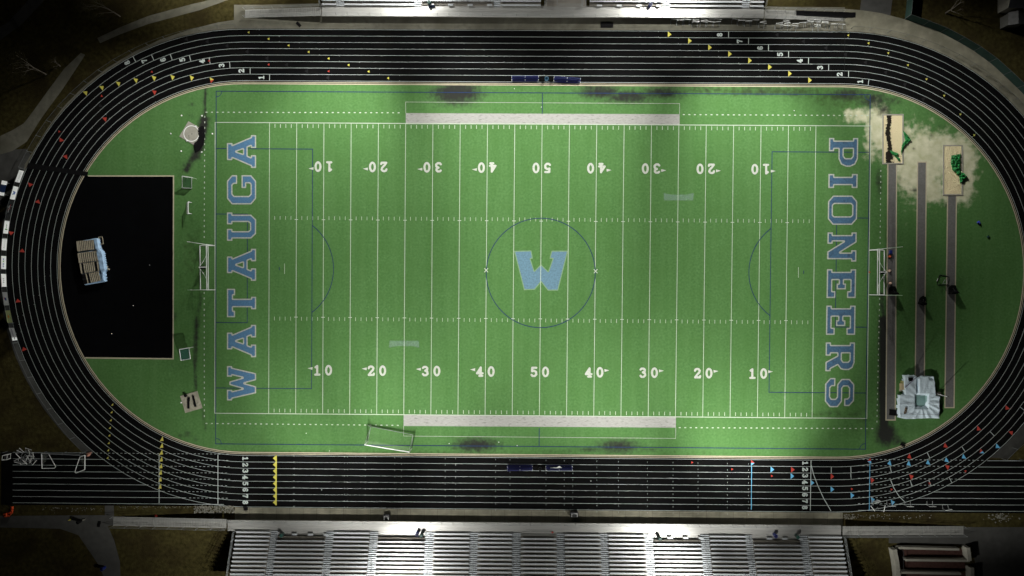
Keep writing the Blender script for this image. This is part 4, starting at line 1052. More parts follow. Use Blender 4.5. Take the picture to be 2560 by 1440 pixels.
tarp('rubber_heap', 'black crumb rubber heaped against the ringed concrete pad', 'rubber heap', [(495, 320), (504, 314), (511, 316), (513, 340), (509, 362), (498, 378), (488, 382), (483, 364), (486, 356), (492, 352), (496.5, 340), (494, 328)], BLACK, .05, .05, .5, 6)
c = W(478, 1005); t = thing('throwing_pad', 'weathered square concrete pad near the lower left corner', 'throwing pad', c)
MB().prism(flat([(450.5, 990), (493.5, 977.5), (506.5, 1020), (463.5, 1032.5)], 0), 0, .05).build('pad', mat('old_concrete', (.36, .34, .27), .9, .1, amt=.3, scale=1.2, wear=.7, wscale=1.4, wcol=(.14, .14, .12), wlo=.52), t, off=c)
for x, y, rz, nm, lab in ((472.5, 1007.5, R(-92), 'timber_beam', 'dark straight beam on the left of the lower pad'), (486.5, 1003, R(-77), 'timber_beam', 'dark slanted beam on the right of the lower pad')):
    o = MB().box((0, 0, .08), (1.85, .30, .14)).build(nm, BLACK, None); o.location = W(x, y) + Vector((0, 0, .05)); o.rotation_euler = (0, 0, rz); tag(o, lab, 'beam', 'beams on the lower pad')
    o.data.transform(__import__('mathutils').Matrix.Translation((0, 0, -.01)))
o = MB().box((0, 0, .12), (.42, .42, .24)).build('rubber_block', BLACK, None); o.location = W(465, 988.5) + Vector((0, 0, .052)); o.rotation_euler = (0, 0, .7); tag(o, 'small black square block on the corner of the lower pad', 'block')
def cap_marker(x, y, label, r=.13, m=WPAINT, nm='marker_cap', cat='marker', group='white marker caps around the ringed pad'):
    o = MB().lathe((0, 0, 0), [(r, 0), (r, .05), (r * .6, .08)], 10).build(nm, m); o.location = W(x, y); return tag(o, label, cat, group)
for (x, y), l in zip([(454, 289), (505, 289.5), (427, 334), (531, 334.5), (453, 378), (504.5, 380)], ['upper left of the ringed pad', 'upper right of the ringed pad', 'left of the ringed pad', 'right of the ringed pad by the end line', 'below the ringed pad on the left', 'below the ringed pad on black rubber']):
    cap_marker(x, y, 'white marker cap on the turf, ' + l)
cap_marker(453, 1006.5, 'white marker cap at the left edge of the lower pad')
cap_marker(2173.5, 680.5, 'small orange disc on the right end line', .14, ORANGE, 'disc_cone', 'cone', None)
def ball(x, y, label, r=.11):
    o = MB().lathe((0, 0, 0), [(.3 * r, 0), (.8 * r, .4 * r), (r, r), (.8 * r, 1.6 * r), (.3 * r, 2 * r)], 10).build('ball', WPAINT, smooth=True); o.location = W(x, y) + Vector((0, 0, .008)); tag(o, label, 'ball', 'stray white balls')
for x, y, l in [(374.5, 663, 'white ball on the black apron, right of the slatted pallets'), (334, 764, 'white ball on the lower half of the black apron'), (280, 834, 'faint white ball low on the black apron'), (1123, 1108.5, 'white ball beside the dark patch near the lower sideline'), (1293, 1113.5, 'white ball below the lower midline mark'), (1247, 1105, 'white ball on the right edge of the lower left dark patch'), (824, 1127, 'white ball on the turf edge left of the loose goal'), (766, 1083, 'pale ball on the lower left sideline turf'), (1353.5, 268, 'white ball on the upper midline'), (1286, 222, 'white ball at the upper turf edge by the benches'), (1477, 1202, 'white ball on the lower straight'), (804.5, 1224, 'white ball on the lower straight near the yellow line'), (1985, 277, 'tiny white ball above the right dashed line')]: ball(x, y, l, .075)

# ------------------------------------------------------------------ stuff on the right D
for x, y, m, l in [(2223.5, 642, ORANGE, 'faded orange cone on the left runway below the blue crate'), (2223, 677, mat('cone_pale', (.62, .46, .36), .7, .2), 'pale cone on the left runway, middle of three'), (2224.5, 708, mat('cone_pink', (.62, .42, .33), .7, .2), 'pale pink cone on the left runway nearest the black sled')]:
    t = thing('traffic_cone', l, 'cone', W(x, y) + Vector((0, 0, .006)), .2, 'cones on the runway')
    MB().box((.05, 0, .03), (.52, .56, .06)).build('base', BLACK, t)
    MB().lathe((0, 0, .06), [(.24, 0), (.20, .22), (.09, .34), (.06, .36)], 12).build('body', m, t)
o = MB().box((0, 0, .2), (.34, .55, .36)).box((0, 0, .40), (.38, .6, .04)).build('blue_crate', BLUEP); o.location = W(2225, 630.5) + Vector((0, 0, .0)); o.rotation_euler = (0, 0, -.08); tag(o, 'bright blue crate on the left runway behind the goalpost', 'crate')
def sled(x, y, rz, k, label):
    t = thing('blocking_sled', label, 'sled', W(x, y), rz, 'black sleds on the runways')
    P = [(-.62 * k, -.75), (.62 * k, -.75), (.62 * k, .2), (.45 * k, .75), (-.2 * k, .75), (-.62 * k, .3)]
    MB().prism(P, .02, .30).build('base', BLACK, t)
    MB().hexa([(-.6 * k, -.7, .302), (.6 * k, -.7, .302), (.6 * k, -.1, .302), (-.6 * k, -.1, .302), (-.55 * k, -.6, 1.15), (.55 * k, -.6, 1.15), (.5 * k, -.35, 1.15), (-.5 * k, -.35, 1.15)]).build('pad', BLACK, t)
    MB().tube((0, .2, .3), (0, -.3, .95), .04).build('brace', DARK, t)
sled(2230, 727, 0, 1, 'black padded sled on the left runway behind the goal'); sled(2304, 751, -.35, .75, 'narrow black padded sled turned on the middle runway'); sled(2379.5, 724, 0, 1, 'black padded sled on the right runway beside the mini goal')
tarp('blue_bag', 'small bright blue bag alone on the dark right turf', 'bag', [(2441, 557), (2445, 553), (2449, 552), (2452, 557), (2450, 562), (2444, 560)], mat('bag_blue', (.05, .06, .55), .5, .4), .4, .05, seed=12, step=.7)
o = MB().lathe((0, 0, 0), [(.2, 0), (.24, .12), (.1, .2)], 7).build('dark_bag', GREENP); o.location = W(2469.5, 592); tag(o, 'small dark bag below the blue bag', 'bag')
# pole vault landing mat
Q = lambda L: [(2200 + x / 8.47, 900 + y / 8.47) for x, y in L]
OUT = Q([(520, 330), (640, 322), (780, 330), (808, 372), (835, 385), (900, 340), (1020, 348), (1165, 345), (1180, 560), (1197, 745), (1290, 770), (1270, 900), (1282, 1060), (1262, 1170), (1282, 1252), (1020, 1245), (700, 1262), (560, 1262), (410, 1230), (398, 1000), (410, 745), (530, 742), (505, 540)])
def vz(x, y, d):
    th = math.atan2(y - 1003, x - 2306); rr = math.hypot(x - 2306, y - 1003)
    z = .80 + .05 * nz3(x, y, .06, 2) + .045 * math.sin(th * 17 + 2 * nz3(x, y, .05, 7)) * min(1, max(0, rr - 14) / 18) * (.4 + .6 * (y > 985)) + .03 * nz3(x, y, .35, 4)
    q = max(abs(x - 2305) / 15.5, abs(y - 1003.5) / 17); z -= .45 * max(0, min(1, (1.15 - q) * 3))
    if y < 988: z -= .65 * math.exp(-((x - 2295.3) / 2.2) ** 2) * min(1, (988 - y) / 8)
    if x > 2322 and y < 955: z -= .25 * math.exp(-((x - 2331) / 7) ** 2 - ((y - 947) / 4) ** 2)
    return max(.03, z * min(1, d / 1.6 + .04))
c = W(2301, 1000); t = thing('landing_mat', 'pole vault landing mat under a pale blue wrinkled cover', 'landing mat', c)
mb, *_ = field_mesh(OUT, .8, vz, .8); mb.build('cover', TARPB, t, off=c, smooth=True)
mb, *_ = field_mesh([(2291.5, 988), (2319.5, 990), (2319.5, 1004), (2315, 1015), (2306, 1019), (2296, 1014), (2291.5, 1008)], .8, lambda x, y, d: vz(x, y, 9) + .03, .8); mb.build('sunken_pad', TARPG, t, off=c, smooth=True)
MB().pipe([W(2249, 1009.5, .95), W(2290, 1010, .95)], .02).pipe([W(2320, 1008, .95), W(2350, 1008, .95)], .02).pipe([W(2250, 1035, .92), W(2350, 1037, .92)], .02).build('strap', DARK, t, off=c)
o = tarp('mud_stain', 'brown muddy stain on the lower left of the landing mat cover', 'stain', [(2259, 1032), (2263, 1018), (2266, 1017), (2269, 1022), (2266, 1034), (2260, 1036)], mat('mud', (.20, .16, .12), .9, .1, amt=.4, scale=4, alpha=.7), .05, .86, seed=1, step=.8)
def vault_std(base, top, h, label, m):
    c = W(*base); t = thing('vault_standard', label, 'vault standard', c, group='vault standards beside the mat')
    MB().box(W(*base, .1), (1.3, .55, .16)).build('foot', WOOD, t, off=c)
    MB().tube(W(*base, .15), W(*top, h), .055).build('post', m, t, off=c)
    MB().tube(W(*top, h), W(*top, h) + Vector((.25, .1, .05)), .04).build('peg', DARK, t, off=c)
vault_std((2258, 974), (2290, 944), 3.9, 'purple-grey vault standard leaning over the left side of the landing mat', mat('std_grey', (.16, .14, .22), .5, .4))
vault_std((2342, 984), (2368, 992), 3.3, 'white vault standard on the right side of the landing mat', WPAINT)
c = W(2253, 962); t = thing('wooden_box', 'pale wooden equipment box against the left side of the landing mat', 'box', c)
MB().box(W(2253, 965.5) + Vector((0, 0, .35)), (.62, 1.0, .68)).build('box_body', mat('box_tan', (.55, .45, .28), .8, .2), t, off=c); MB().box(W(2255, 955) + Vector((0, 0, .3)), (.55, .42, .58)).build('lid', mat('box_olive', (.42, .40, .16), .8, .2), t, off=c)
o = MB().box((0, 0, .05), (1.65, .98, .10)).build('rubber_mat', BLACK); o.location = W(2235, 1031.5) + Vector((0, 0, .014)); o.rotation_euler = (0, 0, -.10); tag(o, 'black mat at the lower end of the left runway', 'mat', 'loose black mats')
o = MB().box((0, 0, .45), (.6, .6, .04)).box((0, 0, .2), (.5, .5, .4)).build('black_box', BLACK); o.location = W(2274.5, 947.5, .82); tag(o, 'black square box on the upper left corner of the landing mat', 'box')
o.data.transform(__import__('mathutils').Matrix.Translation((0, 0, 0)))
o = MB().box((0, 0, .1), (.75, .45, .2)).build('black_bag', BLACK); o.location = W(2256, 1112); o.rotation_euler = (0, 0, -.5); tag(o, 'black bag at the turf edge by the lower right bend', 'bag')

# ------------------------------------------------------------------ high jump mat and pallets on the black apron
def rot_quad(cx, cy, ang): return lambda x, y: (cx + x * math.cos(ang) - y * math.sin(ang), cy + x * math.sin(ang) + y * math.cos(ang))
ZP = lambda L: [(160 + x / 9, 570 + y / 9) for x, y in L]
c = W(228, 652); t = thing('crash_mat', 'long pale blue covered crash mat on the black apron', 'crash mat', c)
poly = ZP([(265, 300), (660, 225), (770, 225), (800, 380), (830, 470), (885, 540), (905, 690), (945, 930), (915, 1000), (935, 1205), (440, 1290), (380, 1030), (330, 790), (290, 545)])
mb, *_ = field_mesh(poly, .7, lambda x, y, d: max(.02, (.62 + .10 * nz3(x, y, .12, 3) + (.22 if (x - 160) * 9 > 690 + .22 * ((y - 570) * 9 - 300) else 0)) * min(1, d / 1.8 + .03)), .6)
mb.build('cover', mat('crash_blue', (.36, .54, .76), .5, .4, amt=.12, scale=1.5), t, off=c, smooth=True)
MB().pipe([W(*p, .35) for p in ZP([(780, 205), (862, 200), (885, 355), (800, 365), (780, 205)])], .05).pipe([W(*p, .6) for p in ZP([(860, 440), (760, 490), (690, 545), (625, 610)])], .025).build('trolley_frame', WOOD, t, off=c)
for i, (a, b, cc, d, gaps, l) in enumerate([((270, 300), (665, 262), (682, 480), (300, 530), (), 'uppermost slatted pallet on the crash mat'), ((295, 570), (745, 510), (775, 730), (330, 790), (), 'second slatted pallet from the top of the crash mat'), ((340, 800), (770, 745), (800, 960), (378, 1030), (1, 8), 'third slatted pallet, two slats broken, on the crash mat'), ((400, 1045), (780, 975), (830, 1185), (450, 1270), (0, 1, 3), 'lowest slatted pallet with several slats missing on the crash mat')]):
    K = [W(*p, .78) for p in ZP([a, b, cc, d])]; c2 = sum(K, Vector()) / 4; t2 = thing('wooden_pallet', l, 'pallet', c2 - Vector((0, 0, .06)), group='slatted pallets on the crash mat')
    n = 9; sl = MB(); z = Vector((0, 0, 1)); off = c2 - Vector((0, 0, .06))
    for j in range(n + 1):
        if j in gaps: continue
        f0, f1 = (j + .18) / (n + 1), (j + (.74 if 0 < j < n else .92)) / (n + 1)
        p = [K[0].lerp(K[1], f0), K[3].lerp(K[2], f0), K[3].lerp(K[2], f1), K[0].lerp(K[1], f1)]
        sl.hexa([q - z * .01 for q in p] + [q + z * .02 for q in p])
    sl.build('slat', WOOD, t2, off=off)
    bb_ = MB(); bb_.face([K[q] - z * .03 for q in (0, 3, 2, 1)]); bb_.build('slat_gap_shade', BLACK, t2, off=off)  # black sheet added under the slats, paints the shade in their gaps
    br = MB()
    for f in (.04, .5, .96): br.tube(K[0].lerp(K[3], f) - z * .05, K[1].lerp(K[2], f) - z * .05, .045, n=4)
    br.build('bearer', mat('dark_wood', (.05, .05, .055), .8, .1), t2, off=off)
for x, y, l in [(267, 666, 'small pale can near the right side of the crash mat'), (272, 673, 'small pale box right of the crash mat')]:
    o = MB().box((0, 0, .12), (.38, .25, .22)).box((0, 0, .24), (.2, .14, .03)).build('small_box', WOOD); o.location = W(x, y) + Vector((0, 0, .0)); o.rotation_euler = (0, 0, -.3); tag(o, l, 'box')

# ------------------------------------------------------------------ mats and carts on the concrete
def flatmat(x, y, w, d, rz, label, z=.0, h=.06, m=BLACK, nm='rubber_mat', cat='mat', group='loose black mats'):
    o = MB().box((0, 0, h / 2), (w, d, h)).box((0, 0, h + .004), (w * .9, d * .85, .006)).build(nm, m); o.location = W(x, y, z); o.rotation_euler = (0, 0, rz); return tag(o, label, cat, group)
flatmat(746.5, 61, .95, .48, -.80, 'black mat lying askew on the upper concrete at left'); flatmat(1517, 63, 2.1, .85, 0, 'large black mat on the upper concrete near the middle')
flatmat(248, 1310, 1.0, .42, 1.40, 'dark mat on the lower left path'); 
flatmat(615.5, 1271, .52, .48, 0, 'small black block on the lower concrete strip at left', h=.4, nm='rubber_block', cat='block', group=None)
o = MB().bab(AB(1990, 33, .7)[0], AB(2139.5, 38, .2)[0], AB(2060, 41.5, .3)[1], AB(2060, 29.5, .3)[1], .70, .80, .03, .10).build('rubber_matting', BLACK); tag(o, 'long strip of black matting laid down the upper right ramp', 'matting')
o = MB().face([p for p in L_([(72, 407), (67, 421), (218, 440), (220.5, 430)], .05)]).build('crossing_mat', BLACK); md = o.modifiers.new('s', 'SOLIDIFY'); md.thickness = .04; md.offset = 0; tag(o, 'wide black crossing mat laid across the left bend of the track', 'mat')
def cart(x, y, label, w=.9, d=.55):
    t = thing('equipment_cart', label, 'cart', W(x, y), 0, 'carts on the lower concrete strip')
    MB().box((0, 0, .35), (w * 1.5, d * 1.5, .5)).build('body', DARK, t)
    MB().pipe([(-w / 2, -d / 2, .95), (-w / 2, d / 2, .95), (w / 2, d / 2, .95), (w / 2, -d / 2, .95)], .04).tube((-w / 2, d / 2, .6), (-w / 2, d / 2, .95), .03).tube((w / 2, d / 2, .6), (w / 2, d / 2, .95), .03).build('push_frame', WPAINT, t)
    for sx in (-1, 1):
        for sy in (-1, 1): MB().tube((sx * w * .6 - .03, sy * d * .6, .1), (sx * w * .6 + .03, sy * d * .6, .1), .1, n=10).build('wheel', BLACK, t)
cart(1435, 1284, 'black cart with white frame on the lower concrete right of centre'); cart(968, 1291, 'black cart with white frame on the lower concrete left of centre', .7, .6)
o = tarp('red_bag', 'small red bag by the central railing of the lower stand', 'bag', [(1377, 1330), (1382, 1328), (1385, 1331), (1381, 1334)], mat('bag_red', (.6, .06, .04), .5, .3), .35, ZD + .02, seed=3, step=.6)
tarp('red_bag', 'small red bag in the shade beside the lower left ramp', 'bag', [(384, 1289), (390, 1286), (395, 1290), (390, 1293)], mat('bag_red', (.6, .06, .04)), .3, .05, seed=9, step=.7)
tarp('orange_netting', 'orange safety netting heaped at the far lower left corner', 'netting', [(26, 1266), (35, 1266), (33, 1282), (24, 1292), (10, 1294), (6, 1286), (24, 1280)], mat('orange_dark', (.75, .10, .03), .7, .2), .5, .05, seed=2)
tarp('orange_netting', 'pinkish orange netting beside the end of the left chute fence', 'netting', [(215, 1133), (230, 1129), (228, 1136), (222, 1141), (216, 1141)], mat('orange_pale', (.62, .30, .22), .7, .2), .4, .05, seed=5)
tarp('yellow_hose', 'short yellow hose scrap on the lower left path', 'hose', [(169, 1300), (174, 1298.5), (177, 1294), (179, 1295), (176, 1300.5), (169, 1302)], YEL, .1, .02, seed=1, step=.6)
tarp('grey_tarp', 'small grey tarp scrap on the lower left path beside a dark bin', 'tarp', [(203, 1302), (206, 1297), (212, 1297), (216, 1294), (214, 1299), (208, 1303)], STONE, .2, .02, seed=4, step=.7)
bin_(262, 1418, 'blue', 'blue drum bin at the bottom of the lower left path', 0, 'path bins'); bin_(202, 1302, 'black', 'black bin on the lower left path', 0, 'path bins')
# hurdles
def hurdle0():
    t = thing('hurdle', 'hurdle', 'hurdle', (0, 0, -50), 0, 'hurdles stored below the upper stand')
    MB().box((0, 0, .88), (1.12, .05, .09)).build('bar', WPAINT, t)
    fr = MB()
    for s in (-1, 1): fr.tube((s * .46, .02, .06), (s * .46, .02, .86), .022)
    fr.build('upright', GALV, t)
    for s in (-1, 1): MB().tube((s * .46, .06, .04), (s * .46, -.62, .04), .03).build('foot', GALV, t)
    return t
h0 = hurdle0(); used = [False]
def place_h(x, y, z, rot, label, group):
    if not used[0]:
        used[0] = True; h0.location = W(x, y) + Vector((0, 0, z)); h0.rotation_euler = rot; h0['label'] = label; h0['group'] = group
    else: dup(h0, W(x, y) + Vector((0, 0, z)), label=label, group=group, rot=rot)
HB = [(1687, 47.5), (1702, 47.3), (1702, 50), (1719, 47.6), (1720, 49), (1740, 49), (1740, 52), (1740, 54.5), (1761, 48), (1761, 51.5), (1761, 54.5), (1780, 47.5), (1796, 47.7), (1778, 54.5), (1794, 54.5), (1840, 47.6), (1855, 50.5), (1872, 51.5), (1872, 53), (1890, 49.5),
      (1908, 54), (1908, 57), (1949, 57), (1949, 60), (1967, 51), (1967, 55), (1969, 58), (1967, 63.5), (1990, 58.5), (1988, 64), (2007, 56), (2026, 52), (2026, 54.5), (2044, 50), (2044, 54), (2044, 62), (2044, 65.5), (2063, 54), (2063, 57), (2086, 59.5), (2105, 60.5)]
for i, (x, y) in enumerate(sorted(HB)):
    p = W(x, y, .88); X_, Y_ = p.x * S + 1280, 720 - p.y * S
    place_h(X_, Y_, 0, (0, 0, random.uniform(-.16, .16)), 'hurdle stored below the upper stand, ' + ORD[i] + ' from the left', 'hurdles stored below the upper stand')
for i, (x, y, r) in enumerate([(2231, 1265.5, 0), (2276, 1266.5, -.06), (2332, 1266.5, 0), (2372, 1275, .16)]):
    p = W(x, y, .88); place_h(p.x * S + 1280, 720 - p.y * S, 0, (0, 0, math.pi + r), 'white hurdle standing alone in the right chute, ' + ORD[i] + ' from the left', 'hurdles standing in the right chute')
for i, (x, y, r, tl) in enumerate([(2187, 1252, .3, 0), (2190, 1262, -.9, 1.35), (2197, 1268, 1.35, 1.45), (2184, 1248, .1, .0)]):
    place_h(x, y, .03 + .02 * i, (tl, 0, r), 'tangled hurdle at the right chute entrance, ' + ['upright and leaning right', 'toppled across the lane line', 'toppled onto the grass edge', 'upright at the upper left'][i], 'tangled hurdles')
for i in range(16):
    x, y = 48 + 2.1 * i + random.uniform(-2, 2), 1134 + 6 * (i % 4) + random.uniform(-2, 2)
    place_h(x, y, .02 + .03 * (i % 5), (random.choice([0, 1.2, 1.45]), 0, random.uniform(0, 3.1)), 'hurdle heaped on the far left chute, ' + ORD[i] + ' from the left', 'hurdles heaped on the left chute')
c = W(24, 1142); t = thing('wire_cage', 'small white metal cage at the far left of the chute', 'cage', c)
cg = MB()
for z in (.1, .9): cg.pipe([W(15, 1147) + up * z, W(16, 1136) + up * z, W(28, 1134) + up * z, W(27, 1146) + up * z, W(15, 1147) + up * z], .04)
for p in ((15, 1147), (16, 1136), (28, 1134), (27, 1146)): cg.tube(W(*p), W(*p) + up * .9, .04)
cg.build('frame', WPAINT, t, off=c); MB().face([W(15, 1147) + up * .5, W(27, 1146) + up * .5, W(28, 1134) + up * .5, W(16, 1136) + up * .5]).build('shelf', DARK, t, off=c)

# ------------------------------------------------------------------ fences and banners
def fence(name, label, pts, h, m_mesh, spacing=3.0, rail=True, group=None, cat='fence'):
    P = [W(*p) for p in pts] if not isinstance(pts[0], Vector) else pts
    L = sum((b - a).length for a, b in zip(P, P[1:])); n = max(2, int(L / spacing)); Q = resample(P, n); c = Q[n // 2].copy()
    t = thing(name, label, cat, c, group=group); ps = MB(); ms = MB(); rl = MB()
    for q in Q: MB().tube(q - up * .05, q + up * (h + .05), .03).build('post', FENCEM, t, off=c)
    for a, b in zip(Q, Q[1:]):
        ms.face([a + up * .04, b + up * .04, b + up * h, a + up * h]); rl.tube(a + up * h, b + up * h, .02)
    ms.build('mesh_panel', m_mesh, t, off=c)
    if rail: rl.build('top_rail', FENCEM, t, off=c)
    return t
fence('chain_link_fence', 'low chain-link fence round the upper left bend of the track', [p for p in bend(-1, RO + .45, 92, 156)], 1.2, LINK)
fence('chain_link_fence', 'low chain-link fence round the upper right bend of the track', [p for p in bend(1, RO + .55, 88, 28)], 1.2, LINK)
FP = [(62, 424), (46, 468), (37, 500), (25, 545), (20, 585), (15.5, 630), (15, 675), (17, 720), (24, 765), (30, 790), (38, 820), (45, 855)]
fence('banner_fence', 'chain-link fence carrying sponsor banners round the left bend', FP, 1.2, mat('fence_dark', (.02, .022, .022), .9, .1, alpha=.6))
fence('chain_link_fence', 'low chain-link fence round the lower left bend of the track', [(45, 857), (70, 920), (105, 985), (150, 1050), (190, 1098), (218, 1127)], 1.2, LINK)
fence('chain_link_fence', 'low chain-link fence along the top of the left chute', [(-30, 1128), (100, 1128), (216, 1130)], 1.2, LINK)
fence('chain_link_fence', 'low chain-link fence at the lower right bend and chute', [(2600, 1060), (2560, 1095), (2500, 1146), (2560, 1148), (2640, 1149)], 1.2, LINK)
fence('green_fence', 'tall dark green screened fence along the upper right walkway', [(2262, 47.5), (2340, 75), (2420, 117), (2480, 160), (2560, 236), (2640, 325)], 1.9, SCREEN)
fence('green_fence', 'dark green screened fence running off the upper right edge', [(2262, 47), (2266, 10), (2270, -40)], 1.9, SCREEN)
def banner(p0, p1, col, label, art):
    """panel facing the field on the fence between two ground pixels; art(mb dict, L, h)"""
    A, B = W(*p0), W(*p1); d = (B - A); d.z = 0; L = d.length; d.normalize(); nrm = Vector((d.y, -d.x, 0))   # d runs north: field side is east
    c = (A + B) / 2 + nrm * .06; t = thing('sponsor_banner', label, 'banner', c, group='sponsor banners on the left fence')
    fn = lambda a, z, o=0.0: d * (a - L / 2) + up * z + nrm * o
    MB().hexa([fn(0, .08, -.01), fn(L, .08, -.01), fn(L, .08, .01), fn(0, .08, .01), fn(0, 1.18, -.01), fn(L, 1.18, -.01), fn(L, 1.18, .01), fn(0, 1.18, .01)]).build('panel', col, t)
    for nm, m, shapes in art:
        mb = MB()
        for sh in shapes: mb.face([fn(a * L, .08 + z * 1.1, .016) for a, z in sh])
        mb.build(nm, m, t)
def rect(a0, a1, z0, z1): return [(a0, z0), (a1, z0), (a1, z1), (a0, z1)]
def word(s, a0, a1, z0, z1):
    """letters as cells, reading left to right on the panel"""
    out = []; n = len(s); w = (a1 - a0) / n
    for i, ch_ in enumerate(s):
        U_, V_, D = glyph(ch_, 10, 10, 22); mb = MB()
        mb.rings(U_, V_, D, lambda a, b: (a0 + w * (i + .08 + .84 * a / 10), z0 + (z1 - z0) * b / 10, 0)); out += [[(p[0], p[1]) for p in (mb.v[k] for k in f)] for f in mb.f]
    return out
BW = mat('banner_white', (.86, .89, .88), .6, .2); BK = mat('banner_black', (.022, .024, .026), .6, .2); INK = mat('ink_grey', (.16, .18, .18), .7, .1); INKB = mat('ink_blue', (.06, .13, .36), .7, .1); INKR = mat('ink_red', (.55, .05, .05), .7, .1); INKG = mat('ink_green', (.10, .30, .08), .7, .1)
BY = mat('banner_lime', (.50, .58, .22), .6, .2); INKO = mat('ink_orange', (.75, .33, .03), .7, .1)
banner((49, 457), (60, 427.5), BW, 'white banner with a small grey plant sketch, uppermost on the fence', [('sketch', INK, [rect(.1, .12, .35, .75), rect(.07, .16, .5, .54), rect(.3, .85, .5, .53)])])
banner((36.5, 499.5), (46, 467.5), BW, 'white banner with a blue W emblem', [('emblem', INKB, word('W', .32, .68, .28, .80))])
banner((25, 536), (33.5, 505), BK, 'black banner with red and white lettering', [('lettering', INKR, [rect(.40, .78, .34, .46), rect(.28, .42, .60, .70)]), ('lettering', BW, [rect(.12, .70, .48, .58), rect(.50, .66, .62, .72)])])
banner((20, 584.5), (24, 552), BW, 'white banner with sage green handwriting', [('handwriting', INKG, [rect(.28, .36, .28, .75), rect(.30, .74, .50, .56), rect(.28, .34, .26, .30), rect(.46, .50, .42, .54), rect(.60, .64, .42, .54)])])
banner((15.5, 627), (18, 595.5), BW, 'white banner with faint thin grey script', [('script', INK, [rect(.12, .28, .46, .49), rect(.30, .90, .40, .43), rect(.24, .27, .46, .62)])])
banner((15, 673), (15.5, 640.5), BW, 'white banner with a blue and green four letter word', [('word', INKB, word('PE', .12, .50, .42, .70)), ('word', INKG, word('A', .50, .69, .42, .70)), ('word', INKB, word('K', .69, .88, .42, .70))])
banner((16.5, 717), (15, 685), BW, 'white banner with three thin grey letters', [('word', INK, word('TJT', .28, .70, .45, .72))])
banner((22.5, 763), (17.5, 730.5), BW, 'white banner with a blue and red square emblem', [('emblem', INKB, [rect(.36, .58, .36, .72)]), ('emblem', INKR, [rect(.44, .62, .73, .84)])])
banner((31, 806.5), (25, 776), BY, 'lime yellow banner with an orange flower', [('flower', INKO, [[(.50 + .13 * math.cos(k * math.pi / 6), .58 + .20 * math.sin(k * math.pi / 6)) for k in range(12)]]), ('lettering', INKG, [rect(.32, .74, .22, .28)])])
banner((43.5, 850.5), (34.5, 819.5), BW, 'white banner with blue and red stripes, lowest on the fence', [('stripe', INKB, [rect(.30, .92, .66, .71), rect(.30, .92, .50, .55)]), ('stripe', INKR, [rect(.30, .92, .58, .62)]), ('number', INK, [rect(.08, .16, .40, .68), rect(.18, .24, .32, .60)])])
c = W(24, 472); t = thing('field_sign', 'small blue sign with white end panels behind the left banners', 'sign', c)
A, B = W(20, 492), W(28.5, 456); d = (B - A).normalized()
for nm, m, f0, f1 in (('end_panel', BW, 0, .22), ('centre_panel', mat('sign_navy', (.006, .014, .045), .5, .3), .22, .74), ('end_panel', BW, .74, 1)):
    MB().hexa([A.lerp(B, f0) + up * 1.0 - d.yxz * .0, A.lerp(B, f1) + up * 1.0, A.lerp(B, f1) + up * 1.0 + Vector((.06, 0, 0)), A.lerp(B, f0) + up * 1.0 + Vector((.06, 0, 0)), A.lerp(B, f0) + up * 2.15, A.lerp(B, f1) + up * 2.15, A.lerp(B, f1) + up * 2.15 + Vector((.06, 0, 0)), A.lerp(B, f0) + up * 2.15 + Vector((.06, 0, 0))]).build(nm, m, t, off=c)
for f in (.1, .9): MB().tube(A.lerp(B, f), A.lerp(B, f) + up * 1.0, .06).build('leg', GALV, t, off=c)

# ------------------------------------------------------------------ buildings, walls, trees, rocks
c = W(2330, 1400); t = thing('switchback_ramp', 'terraced red paved switchback ramp with concrete walls at lower right', 'ramp', c)
def wall(P, h, m=WALLC, w=.35, par=t, nm='retaining_wall'):
    b = MB(); Q = [W(*p) for p in P]
    for p, q in zip(Q, Q[1:]):
        d = q - p; b.box((p + q) / 2 + up * (h / 2 - .02), (d.length, w, h), math.atan2(d.y, d.x))
    b.build(nm, m, par, off=c)
wall([(2226, 1367), (2232, 1398), (2237, 1440), (2240, 1480)], 1.3, w=.7); wall([(2236, 1365), (2390, 1369)], .9); wall([(2255, 1394), (2414, 1396)], 1.1); wall([(2240, 1425), (2392, 1428)], 1.1); wall([(2408, 1362), (2412, 1395)], 1.3, w=.6); wall([(2418, 1412), (2420, 1480)], 1.3, w=.6)
for P in ([(2234, 1371), (2405, 1372), (2409, 1393), (2236, 1391)], [(2238, 1399), (2412, 1400), (2414, 1424), (2239, 1422)], [(2240, 1431), (2416, 1433), (2418, 1480), (2240, 1480)]):
    MB().face(flat(P[::-1], .02)).build('terrace_floor', BRICK, t, off=c)
MB().pipe([W(2250, 1372) + up * 1, W(2250, 1420) + up * 1], .04).tube(W(2250, 1372), W(2250, 1372) + up, .04).tube(W(2250, 1420), W(2250, 1420) + up, .04).build('handrail', DARK, t, off=c)
c = W(2540, 10); t = thing('storage_building', 'dark roofed storage building cut off at the upper right corner', 'building', c)
MB().prism([W(*p)[:2] for p in [(2494, 34), (2494, -60), (2640, -60), (2640, 34)]], -.02, 3.0).build('wall', WALLC, t, off=c)
P = [W(2488, 38), W(2640, 38), W(2640, -66), W(2488, -66)]
rf = MB(); z3 = up * 3.0; z4 = up * 4.3; m0, m1_ = (P[0] + P[3]) / 2, (P[1] + P[2]) / 2
rf.face([P[0] + z3, P[1] + z3, m1_ + z4, m0 + z4]); rf.face([m0 + z4, m1_ + z4, P[2] + z3, P[3] + z3]); rf.build('roof', ROOF, t, off=c)
MB().face([P[0] + z3, m0 + z4, P[3] + z3]).build('gable', WALLC, t, off=c)
c = W(2520, 62); t = thing('shed', 'small grey roofed shed below the dark building', 'shed', c)
MB().prism([W(*p)[:2] for p in [(2500, 73), (2500, 45), (2534, 43), (2535, 71)]], -.02, 2.1).build('wall', mat('shed_wall', (.12, .12, .11), .8, .2), t, off=c)
